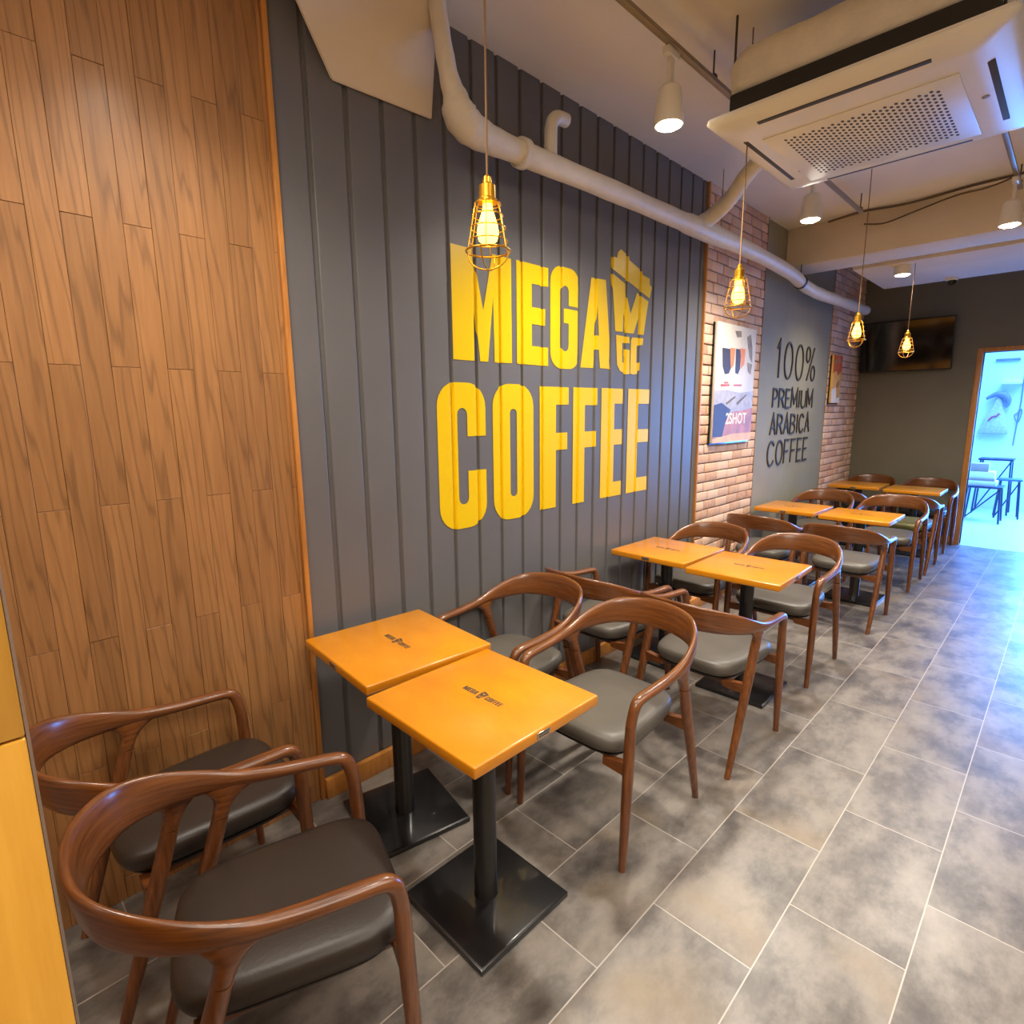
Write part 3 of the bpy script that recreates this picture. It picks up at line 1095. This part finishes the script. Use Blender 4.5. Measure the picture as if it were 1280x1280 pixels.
# ------------------------------------------------------------------ pendants
def make_pendant():
    t = thing('pendant_lamp', '', 'lamp', group='brass cage pendants over the tables')
    # origin at the bulb centre, ceiling at +1.07
    bm = bmesh.new()
    tube(bm, [(0, 0, 1.06), (0.002, 0, 0.6), (0, 0, 0.105)], 0.0028, 8)
    link('cord', bm, MAT['cord'], t)
    bm = bmesh.new()
    lathe(bm, [(0.004, 0.118), (0.010, 0.112), (0.012, 0.098), (0.021, 0.092), (0.022, 0.062), (0.026, 0.058), (0.026, 0.050), (0.020, 0.048)], 20)
    link('socket', bm, MAT['brass'], t)
    bm = bmesh.new()
    for z, R in ((0.048, 0.034), (0.020, 0.040), (-0.010, 0.046), (-0.042, 0.051)):
        ring(bm, (0, 0, z), R, 0.0016)
    ring(bm, (0, 0, -0.066), 0.058, 0.0026)
    for k in range(6):
        a = 2 * pi * k / 6 + 0.2
        tube(bm, [(R * cos(a), R * sin(a), z) for R, z in ((0.024, 0.056), (0.034, 0.048), (0.046, -0.010), (0.057, -0.066))], 0.0015, 6)
    for k in range(2):
        a = pi * k / 2 + 0.5
        tube(bm, [(0.058 * cos(b_) * cos(a), 0.058 * cos(b_) * sin(a), -0.066 - 0.046 * sin(b_)) for b_ in [pi * q / 14 for q in range(15)]], 0.0020, 6)
    link('cage', bm, MAT['brass'], t, angle=80)
    bm = bmesh.new()
    lathe(bm, [(0.012, 0.050), (0.013, 0.036), (0.019, 0.018), (0.026, -0.004), (0.0285, -0.022), (0.024, -0.040), (0.012, -0.050), (0.002, -0.052)], 24)
    link('bulb', bm, MAT['bulb'], t)
    return t


PD = [(0.87, 1.068, 2.035, 'brass cage pendant nearest the camera, hanging before the yellow letters'),
      (0.87, 2.595, 2.075, 'brass cage pendant hanging in front of the brick wall and coffee poster'),
      (0.87, 4.50, 2.085, 'brass cage pendant hanging by the end of the white pipe'),
      (0.87, 6.06, 2.110, 'farthest brass cage pendant hanging in front of the black television')]
p0 = make_pendant()
for i, (x, y, z, lab) in enumerate(PD):
    if i == 0:
        p0.location = (x, y, z)
        p0['label'] = lab
    else:
        c = dup(p0, (x, y, z), 0.3 * i, lab)
        if i == 3:
            for ch in c.children:
                if ch.name.startswith('cord'):
                    ch.data = ch.data.copy()
                    for v_ in ch.data.vertices:
                        if v_.co.z > 0.9:
                            v_.co.z = 2.781 - z
    light('POINT', (x, y, z - 0.02), 5.5, (1.0, 0.62, 0.22), 0.03)


# ------------------------------------------------------------------ track lights
def make_spot():
    t = thing('track_light', '', 'lamp', group='white track spotlights')
    # origin at the lamp face, head goes up
    bm = bmesh.new()
    lathe(bm, [(0.052, 0.0), (0.058, 0.0), (0.060, 0.004), (0.060, 0.030), (0.050, 0.10), (0.046, 0.135), (0.036, 0.145), (0.004, 0.147)], 28)
    link('lamp_head', bm, MAT['white'], t)
    bm = bmesh.new()
    lathe(bm, [(0.0515, -0.0005), (0.040, -0.007), (0.016, -0.011), (0.001, -0.012)], 24)
    link('lamp_lens', bm, MAT['lampface'], t, angle=80)
    bm = bmesh.new()
    box(bm, (-0.008, -0.016, 0.14), (0.008, 0.016, 0.255), 0.003)
    box(bm, (-0.016, -0.045, 0.25), (0.016, 0.045, 0.278), 0.003)
    link('bracket', bm, MAT['white'], t)
    return t


SPOTS = [(0.675, 2.28, 2.715, 'white track spotlight hanging above the yellow letters'),
         (0.705, 3.93, 2.70, 'white track spotlight beside the far corner of the ceiling air conditioner'),
         (1.560, 4.98, 2.70, 'white track spotlight at the right side, before the ceiling beam'),
         (0.62, 0.55, 2.70, 'white track spotlight above the nearest tables'),
         (1.56, 1.10, 2.70, 'white track spotlight above the aisle')]
s0 = make_spot()
for i, (x, y, z, lab) in enumerate(SPOTS):
    if i == 0:
        s0.location = (x, y, z)
        s0['label'] = lab
    else:
        dup(s0, (x, y, z), 0, lab)
    e = SPOT_W * (0.5 if y < 1 else 0.25 if y < 2 else 1.25 if y > 3.5 else 1.05)
    light('SPOT', (x, y, z - 0.02), e, (1.0, 0.92, 0.80), 0.08, cone=2.6)


def track(name, label, x, ya, yb, rods):
    t = thing(name, label, 'track', (x, ya, 2.992))
    L = yb - ya
    bm = bmesh.new()
    box(bm, (-0.013, 0, 0), (0.013, L, 0.018), 0.002)
    link('rail', bm, MAT['track'], t)
    for y in rods:
        bm = bmesh.new()
        tube(bm, [(0, y - ya, 0.018), (0, y - ya, 0.127)], 0.004, 8)
        box(bm, (-0.014, y - ya - 0.012, 0.016), (0.014, y - ya + 0.012, 0.030), 0.002)
        link('hanger', bm, MAT['rod'], t)
    return t


track('lighting_track', 'thin metal lighting track running above the tables', 0.69, 0.2, 5.05, (1.75, 2.62, 3.4, 5.0))
track('lighting_track', 'lighting track beyond the air conditioner, over the aisle', 1.56, 3.75, 5.3, (3.9, 5.2))
track('lighting_track', 'lighting track above the aisle near the camera', 1.56, 0.2, 1.9, (0.4, 1.7))
for x, y, lab in ((0.775, 6.10, 'white round downlight under the ceiling beam, above the far tables'), (1.66, 6.45, 'white round downlight under the ceiling beam at the right edge of the view')):
    t = thing('downlight', lab, 'lamp', (x, y, 2.705), 0, 'round downlights under the beam')
    bm = bmesh.new()
    lathe(bm, [(0.055, 0.0), (0.064, 0.0), (0.066, 0.006), (0.066, 0.0745), (0.01, 0.0745)], 28)
    link('housing', bm, MAT['white'], t)
    bm = bmesh.new()
    lathe(bm, [(0.0545, -0.0005), (0.040, -0.007), (0.016, -0.011), (0.001, -0.012)], 24)
    link('lamp_lens', bm, MAT['lampface'], t, angle=80)
    light('SPOT', (x, y, 2.68), SPOT_W * 0.55, (1.0, 0.90, 0.76), 0.04, cone=2.6)

# ------------------------------------------------------------------ air conditioner
AX0, AX1, AY0, AY1, AZ = 0.80, 1.765, 2.345, 3.315, 2.665
ac = thing('ceiling_air_conditioner', 'white four-way cassette air conditioner hanging under the ceiling', 'air conditioner', ((AX0 + AX1) / 2, (AY0 + AY1) / 2, AZ))
hx, hy = (AX1 - AX0) / 2, (AY1 - AY0) / 2


def rr_ring(hx_, hy_, r_, z, n_=6):
    pts = []
    for cx_, cy_, a0 in ((hx_ - r_, hy_ - r_, 0), (-hx_ + r_, hy_ - r_, 90), (-hx_ + r_, -hy_ + r_, 180), (hx_ - r_, -hy_ + r_, 270)):
        for i in range(n_ + 1):
            a = radians(a0 + 90 * i / n_)
            pts.append(Vector((cx_ + r_ * cos(a), cy_ + r_ * sin(a), z)))
    return pts


bm = bmesh.new()
rings_mesh(bm, [rr_ring(hx - 0.13, hy - 0.13, 0.03, 0.0), rr_ring(hx - 0.10, hy - 0.10, 0.03, 0.001), rr_ring(hx - 0.03, hy - 0.03, 0.025, 0.016), rr_ring(hx - 0.006, hy - 0.006, 0.025, 0.026),
                rr_ring(hx, hy, 0.025, 0.034), rr_ring(hx - 0.004, hy - 0.004, 0.025, 0.046), rr_ring(hx - 0.07, hy - 0.07, 0.02, 0.050)])
link('cover_panel', bm, MAT['white'], ac, angle=30)
# intake grille with a pattern of holes
bm = bmesh.new()
gx0, gx1, gy0, gy1 = -0.275, 0.255, -0.20, 0.285
box(bm, (gx0 - 0.06, gy0 - 0.06, -0.004), (gx1 + 0.06, gy1 + 0.06, 0.002), 0.002)
gr = link('intake_grille', bm, MAT['white'], ac)
bm = bmesh.new()
nx, ny = 30, 15
for i in range(nx):
    for j in range(ny):
        cx_ = gx0 + (i + 0.5) * (gx1 - gx0) / nx
        cy_ = gy0 + (j + 0.5 + (0.25 if i % 2 else -0.25)) * (gy1 - gy0) / ny
        a_, b2 = (gx1 - gx0) / nx * 0.36, (gy1 - gy0) / ny * 0.33
        vs = [bm.verts.new((cx_ + a_ * cos(q * pi / 3), cy_ + b2 * sin(q * pi / 3), -0.0045)) for q in range(6)]
        bm.faces.new(vs)
link('hole_pattern', bm, MAT['grille_hole'], gr, smooth=False)
for nm, lo, hi in (('near', (-0.30, -hy + 0.075, 0.0), (0.26, -hy + 0.103, 0.010)), ('far', (-0.28, hy - 0.103, 0.0), (0.28, hy - 0.075, 0.010)),
                   ('r', (hx - 0.103, -0.26, 0.0), (hx - 0.075, 0.28, 0.010)), ('l', (-hx + 0.075, -0.28, 0.0), (-hx + 0.103, 0.28, 0.010))):
    bm = bmesh.new()
    box(bm, lo, hi, 0.002)
    for v_ in bm.verts:
        v_.co.z += 0.002
    link('louvre', bm, MAT['grille_hole'], ac)
bm = bmesh.new()
rings_mesh(bm, [rr_ring(hx - 0.065, hy - 0.065, 0.02, 0.0505), rr_ring(hx - 0.065, hy - 0.065, 0.02, 0.135)])
link('foam_collar', bm, MAT['foam'], ac)
bm = bmesh.new()
rings_mesh(bm, [rr_ring(hx - 0.075, hy - 0.075, 0.05, 0.1355), rr_ring(hx - 0.06, hy - 0.06, 0.06, 0.16), rr_ring(hx - 0.055, hy - 0.055, 0.06, 0.24), rr_ring(hx - 0.07, hy - 0.07, 0.08, 0.29), rr_ring(hx - 0.13, hy - 0.13, 0.08, 0.315)])
bmesh.ops.subdivide_edges(bm, edges=[e for e in bm.edges if e.calc_length() > 0.3], cuts=8, use_grid_fill=True)
for v_ in bm.verts:
    v_.co += Vector((random.uniform(-1, 1), random.uniform(-1, 1), random.uniform(-0.6, 0.6))) * 0.004
link('wrapped_body', bm, MAT['wrap'], ac, angle=70)
for sx_ in (-1, 1):
    for sy_ in (-1, 1):
        bm = bmesh.new()
        tube(bm, [(sx_ * (hx - 0.055), sy_ * (hy - 0.13), 0.06), (sx_ * (hx - 0.055), sy_ * (hy - 0.13), 0.454)], 0.005, 8)
        box(bm, (sx_ * (hx - 0.055) - 0.03, sy_ * (hy - 0.13) - 0.015, 0.085), (sx_ * (hx - 0.055) + 0.03, sy_ * (hy - 0.13) + 0.015, 0.10), 0.002)
        link('hanging_rod', bm, MAT['rod'], ac)
bm = bmesh.new()
lathe(bm, [(0.012, 0.002), (0.012, -0.002), (0.004, -0.003)], 16, (0.36, 0.0, 0))
link('screw_cap', bm, MAT['track'], ac)
bm = bmesh.new()
lathe(bm, [(0.012, 0.002), (0.012, -0.002), (0.004, -0.003)], 16, (-0.33, 0.19, 0))
link('screw_cap', bm, MAT['track'], ac)

# ------------------------------------------------------------------ wrapped pipes
pp = thing('wrapped_pipe', 'white wrapped pipe with elbow running along the wall above the letters', 'pipe', (0.15, 1.62, 2.69))
PX, PY, PZ = 0.15, 1.62, 2.69
bm = bmesh.new()
pts = [((0.15, 1.475, 3.116), .034), ((0.15, 1.497, 3.05), .034), ((0.15, 1.518, 2.94), .034), ((0.15, 1.548, 2.82), .038), ((0.15, 1.575, 2.765), .050), ((0.15, 1.590, 2.72), .066), ((0.15, 1.635, 2.685), .066), ((0.15, 1.72, 2.672), .058), ((0.15, 1.9, 2.672), .050), ((0.15, 2.6, 2.69), .050), ((0.15, 3.3, 2.70), .052), ((0.15, 3.6, 2.705), .062), ((0.15, 4.4, 2.715), .052), ((0.15, 5.2, 2.69), .052), ((0.15, 5.55, 2.64), .05), ((0.15, 6.0, 2.625), .052), ((0.15, 6.6, 2.64), .05), ((0.15, 7.6, 2.66), .05)]
sm_ = smooth_path([(x - PX, y - PY, z - PZ, r_) for (x, y, z), r_ in pts], 5)
tube(bm, [p[:3] for p in sm_], [p[3] * (1 + 0.03 * sin(i * 1.7)) for i, p in enumerate(sm_)], 18)
link('pipe_run', bm, MAT['pipe'], pp, angle=70)
bm = bmesh.new()
tube(bm, [(0, 1.93 - PY, 2.673 - PZ), (0, 1.965 - PY, 2.674 - PZ)], 0.062, 20)
link('collar', bm, MAT['pipe'], pp)
bm = bmesh.new()
tube(bm, smooth_path([(0, 2.14 - PY, 2.68 - PZ), (0, 2.14 - PY, 2.78 - PZ), (0, 2.145 - PY, 2.85 - PZ), (0, 2.18 - PY, 2.89 - PZ), (0, 2.25 - PY, 2.90 - PZ)], 4), 0.030, 14)
link('stub_outlet', bm, MAT['pipe'], pp, angle=70)
bm = bmesh.new()
bp_ = smooth_path([(0, 3.55 - PY, 2.71 - PZ, .052), (0.06, 3.62 - PY, 2.765 - PZ, .05), (0.22, 3.52 - PY, 2.80 - PZ, .045), (0.42, 3.30 - PY, 2.83 - PZ, .042), (0.66, 3.05 - PY, 2.83 - PZ, .04)], 5)
tube(bm, [p[:3] for p in bp_], [p[3] for p in bp_], 14)
link('branch_pipe', bm, MAT['pipe'], pp, angle=70)
bm = bmesh.new()
tube(bm, [(0, 5.45 - PY, 2.655 - PZ), (0, 5.475 - PY, 2.652 - PZ)], 0.058, 18)
tube(bm, [(0, 5.46 - PY, 2.70 - PZ), (0, 5.46 - PY, 2.799 - PZ)], 0.004, 8)
link('clamp', bm, MAT['rod'], pp)
bm = bmesh.new()
tube(bm, [(0.02, 3.85 - PY, 2.75 - PZ), (0.02, 3.85 - PY, 3.119 - PZ)], 0.003, 8)
link('hanger_rod', bm, MAT['track'], pp)

# cables draped along the beam
def cable(label, pts, r_=0.008):
    P0 = pts[0]
    bm = bmesh.new()
    tube(bm, smooth_path([(a - P0[0], b_ - P0[1], c - P0[2]) for a, b_, c in pts], 6), r_, 8)
    o = link('ceiling_cable', bm, MAT['cable'])
    o.location = P0
    return tag(o, label, 'cable')


cable('brown cable running across the ceiling just before the beam', [(0.35, 5.42, 3.09), (0.6, 5.40, 3.105), (0.9, 5.43, 3.10), (1.3, 5.38, 3.108), (1.7, 5.30, 3.10), (2.2, 5.1, 3.11)], 0.009)
cable('thin looping cable hanging under the ceiling by the beam', [(0.60, 5.48, 3.03), (0.75, 5.46, 3.0), (0.95, 5.46, 3.04), (1.2, 5.36, 3.06), (1.45, 5.2, 3.03), (1.8, 5.0, 3.08)], 0.006)

# ------------------------------------------------------------------ television, dome camera
tv = thing('television', 'large black television mounted high on the end wall corner', 'television', (0.50, 8.0, 2.30))
tv.rotation_euler = (radians(14), 0, radians(3))
bm = bmesh.new()
box(bm, (-0.46, -0.06, -0.31), (0.44, -0.01, 0.27), 0.006)
link('housing', bm, MAT['foam'], tv)
BX('screen', (-0.45, -0.0625, -0.295), (0.43, -0.0605, 0.258), MAT['tv'], tv)
BX('wall_bracket', (-0.12, -0.009, -0.1), (0.12, 0.06, 0.1), MAT['black'], tv)
dome = thing('dome_camera', 'small white dome security camera under the ceiling beam', 'camera', (1.0, 7.0, 2.779))
bm = bmesh.new()
lathe(bm, [(0.05, 0.0), (0.052, -0.012), (0.045, -0.022), (0.002, -0.023)], 20)
link('mount', bm, MAT['white'], dome)
bm = bmesh.new()
lathe(bm, [(0.038, -0.0235), (0.036, -0.04), (0.024, -0.058), (0.002, -0.064)], 20)
link('dome', bm, MAT['tv'], dome)


# ------------------------------------------------------------------ pictures
def poster(name, label, ya, yb, za, zb, base):
    t = thing(name, label, 'picture', (0.018, ya, za))
    W_, H_ = yb - ya, zb - za
    BX('canvas', (0, 0, 0), (0.03, W_, H_), base, t, 0.002)
    BX('gap_shade', (0.0005, -0.012, -0.012), (0.012, W_ + 0.002, H_ - 0.004), MAT['tv'], t)  # black sheet, painted shade of the gap behind the canvas
    return t, W_, H_


def patch(t, W_, H_, nm, mat, loops, lift=0.0306):
    bm = bmesh.new()
    for lp in loops:
        flat_mesh(bm, [[(u, 1 - v_) for u, v_ in lp]], lambda u, v_: Vector((lift, u * W_, v_ * H_)))
    return link(nm, bm, mat, t, smooth=False)


c_dark = plain('print_dark', sc(74, 56, 50), 0.5)
c_brown = plain('print_brown', sc(190, 122, 76), 0.5, 0, 0.3, 9)
c_orange = plain('print_orange', sc(240, 142, 20), 0.5, 0, 0.15, 9)
c_coffee = plain('print_coffee', sc(74, 58, 32), 0.5)
c_grey = plain('print_grey', sc(186, 176, 172), 0.5, 0, 0.2, 20)
c_cream = plain('print_cream', sc(236, 228, 214), 0.5, 0, 0.06, 9)
c_leaf = plain('print_leaf', sc(150, 132, 96), 0.5, 0, 0.3, 20)
c_red = plain('print_red', sc(206, 96, 40), 0.5, 0, 0.25, 9)
c_gold = plain('print_gold', sc(236, 178, 88), 0.5, 0, 0.15, 9)
t, W_, H_ = poster('coffee_poster', 'tall canvas print of two coffee glasses hung on the brick wall', 4.135, 4.845, 1.305, 2.205, c_cream)
patch(t, W_, H_, 'printed_area', c_grey, [[(0, .56), (0.3, .55), (0.62, .57), (1, .55), (1, .72), (0, .76)]])
patch(t, W_, H_, 'printed_area', c_dark, [[(0, .68), (0.18, .66), (0.42, .72), (0.33, .80), (0.28, .97), (0, .97)]], 0.0310)
patch(t, W_, H_, 'printed_area', c_brown, [[(0.30, .82), (0.42, .74), (0.8, .72), (1, .70), (1, 1), (0, 1), (0, .95), (0.24, .95)]], 0.0312)
patch(t, W_, H_, 'printed_area', c_gold, [[(0.0, .965), (0.5, .93), (1, .93), (1, 1), (0, 1)]], 0.0314)
patch(t, W_, H_, 'printed_glass', c_coffee, [[(0.13, .205), (0.37, .205), (0.37, .36), (0.32, .41), (0.22, .42), (0.16, .36)]], 0.0312)
patch(t, W_, H_, 'printed_glass', c_coffee, [[(0.47, .195), (0.60, .195), (0.60, .36), (0.55, .41), (0.48, .40)]], 0.0312)
patch(t, W_, H_, 'printed_glass', c_orange, [[(0.32, .195), (0.45, .195), (0.43, .34), (0.36, .37), (0.34, .30)]], 0.0314)
patch(t, W_, H_, 'printed_glass', c_orange, [[(0.57, .185), (0.72, .185), (0.70, .32), (0.62, .36), (0.6, .26)]], 0.0314)
patch(t, W_, H_, 'printed_area', c_leaf, [[(0.42, .05), (0.58, .04), (0.60, .09), (0.48, .10)], [(0.74, .08), (0.84, .05), (0.90, .16), (0.92, .30), (0.84, .25), (0.78, .16)], [(0.78, .30), (0.92, .31), (0.90, .40), (0.82, .38)]], 0.0312)
patch(t, W_, H_, 'printed_area', c_red, [[(0.13, .505), (0.35, .50), (0.35, .515), (0.14, .525)], [(0.45, .50), (0.68, .495), (0.66, .51), (0.46, .515)], [(0.2, .485), (0.3, .48), (0.33, .495), (0.22, .498)]], 0.0312)
bm = text_mesh('2SHOT', (W_ * 0.55, H_ * 0.10), lambda u, v_, d: Vector((0.0318, W_ * 0.30 + u, H_ * 0.155 + v_)), 0, 0.02)
link('printed_text', bm, MAT['paperwhite'], t, smooth=False)
patch(t, W_, H_, 'printed_area', MAT['stripe'], [[(0.28, .66), (0.5, .60), (0.53, .61), (0.30, .68)], [(0.55, .66), (0.8, .58), (0.82, .59), (0.58, .68)]], 0.0313)
t, W_, H_ = poster('dessert_picture', 'small orange and cream canvas print on the far brick wall', 6.955, 7.27, 1.625, 2.14, c_gold)
patch(t, W_, H_, 'printed_area', c_red, [[(0, 0), (1, 0), (1, .30), (0.6, .42), (0.4, .32), (0, .38)]])
patch(t, W_, H_, 'printed_area', c_cream, [[(0, .72), (0.5, .66), (0.6, .9), (1, .86), (1, 1), (0, 1)]], 0.0310)
patch(t, W_, H_, 'printed_area', c_brown, [[(0.45, .60), (0.8, .50), (0.85, .64), (0.55, .70)], [(0.0, .10), (0.9, .06), (0.9, .14), (0.0, .2)]], 0.0312)

# ------------------------------------------------------------------ things in the room beyond
sack = thing('hanging_sack', 'pale striped cloth sack with red print hanging on the white far wall', 'sack', (1.10, 11.36, 1.16))
bm = bmesh.new()
rr = []
for z, a, b_, cx_ in [(0.0, 0.17, 0.03, 0.0), (0.02, 0.175, 0.04, 0.0), (0.15, 0.145, 0.045, 0.0), (0.32, 0.10, 0.04, 0.01), (0.42, 0.06, 0.035, 0.02), (0.50, 0.045, 0.03, 0.02), (0.55, 0.03, 0.02, 0.02)]:
    rr.append([Vector((cx_ + a * cos(2 * pi * k / 24) * (1 + 0.06 * sin(k * 3)), -0.01 + b_ * sin(2 * pi * k / 24), z)) for k in range(24)])
rings_mesh(bm, rr)
link('sack_body', bm, MAT['jute'], sack, angle=80)
bm = bmesh.new()
rr = []
for x, z, r_ in [(-0.13, 0.53, 0.02), (-0.07, 0.57, 0.028), (0.0, 0.60, 0.04), (0.07, 0.58, 0.05), (0.12, 0.52, 0.045), (0.13, 0.45, 0.03), (0.11, 0.40, 0.02)]:
    rr.append((x, -0.03, z, r_))
sp_ = smooth_path(rr, 4)
tube(bm, [p[:3] for p in sp_], [p[3] for p in sp_], 12)
link('sack_top', bm, MAT['stripe'], sack, angle=80)
bm = bmesh.new()
tube(bm, [(-0.07, -0.052, 0.20), (-0.03, -0.057, 0.26), (0.02, -0.057, 0.27), (0.05, -0.055, 0.31)], 0.012, 8)
link('red_mark', bm, MAT['redprint'], sack)
tag(BX('wall_shelf', (1.12, 11.28, 1.90), (1.36, 11.399, 1.95), MAT['white'], bev=0.004), 'small white box shelf above the hanging sack', 'shelf')
tag(BX('vent_cover', (1.02, 11.37, 2.25), (1.30, 11.399, 2.28), MAT['stripe'], bev=0.003), 'thin grey slot near the top of the far white wall', 'vent')
bm = bmesh.new()
tube(bm, smooth_path([(0, 0, 1.05), (0.0, 0, 0.55), (-0.05, -0.01, 0.45), (0.0, -0.02, 0.35), (0.03, -0.01, 0.5), (0.0, 0, 0.5), (-0.02, 0, 0.0)], 5), 0.008, 8)
o = link('hanging_rope', bm, MAT['stripe'])
o.location = (1.37, 11.385, 0.99)
tag(o, 'looped grey cord hanging on the far white wall right of the sack', 'cord')


def far_table(label, x, y, w_, d_, h_, rot=0.0, cat='stool', seatmat='navy'):
    t = thing('side_table' if cat == 'table' else 'low_stool', label, cat, (x, y, -0.005), rot)
    BX('board', (-w_ / 2, -d_ / 2, h_ - 0.025), (w_ / 2, d_ / 2, h_), MAT[seatmat], t, 0.004)
    for sx_ in (-1, 1):
        for sy_ in (-1, 1):
            bm = bmesh.new()
            tube(bm, [(sx_ * (w_ / 2 - 0.03), sy_ * (d_ / 2 - 0.03), h_ - 0.026), (sx_ * (w_ / 2 + 0.0), sy_ * (d_ / 2 + 0.0), 0)], 0.012, 8)
            link('leg', bm, MAT['navy'], t)
    bm = bmesh.new()
    tube(bm, [(-w_ / 2 + 0.01, -d_ / 2 + 0.01, 0.03), (w_ / 2 - 0.03, -d_ / 2 + 0.03, h_ - 0.04)], 0.009, 8)
    link('cross_brace', bm, MAT['navy'], t)
    return t


far_table('dark low stool seen nearest through the doorway', 1.20, 10.1, 0.40, 0.36, 0.50)
far_table('dark tall table at the far wall behind the white boxes', 1.22, 11.0, 0.40, 0.36, 0.82, 0, 'table')
far_table('blue grey stool between the dark table and far wall', 1.42, 10.65, 0.26, 0.26, 0.56, 0.1, 'stool', 'blueseat')
bz = 0.5952 - 0.1
for (dz0, dz1, mt, lb, ww) in ((0.4955, 0.565, 'paperwhite', 'white flat box on the low stool, bottom of the stack', 0.30), (0.5655, 0.60, 'carton', 'brown flat carton between two white boxes on the stool', 0.28),
                               (0.6005, 0.69, 'paperwhite', 'white box in the upper middle of the stack on the stool', 0.27), (0.6905, 0.80, 'carton', 'brown carton on top of the stacked boxes', 0.20)):
    tag(BX('storage_box', (1.02, 10.0, dz0), (1.02 + ww, 10.22, dz1), MAT[mt], bev=0.004), lb, 'box', 'boxes stacked on the stool')
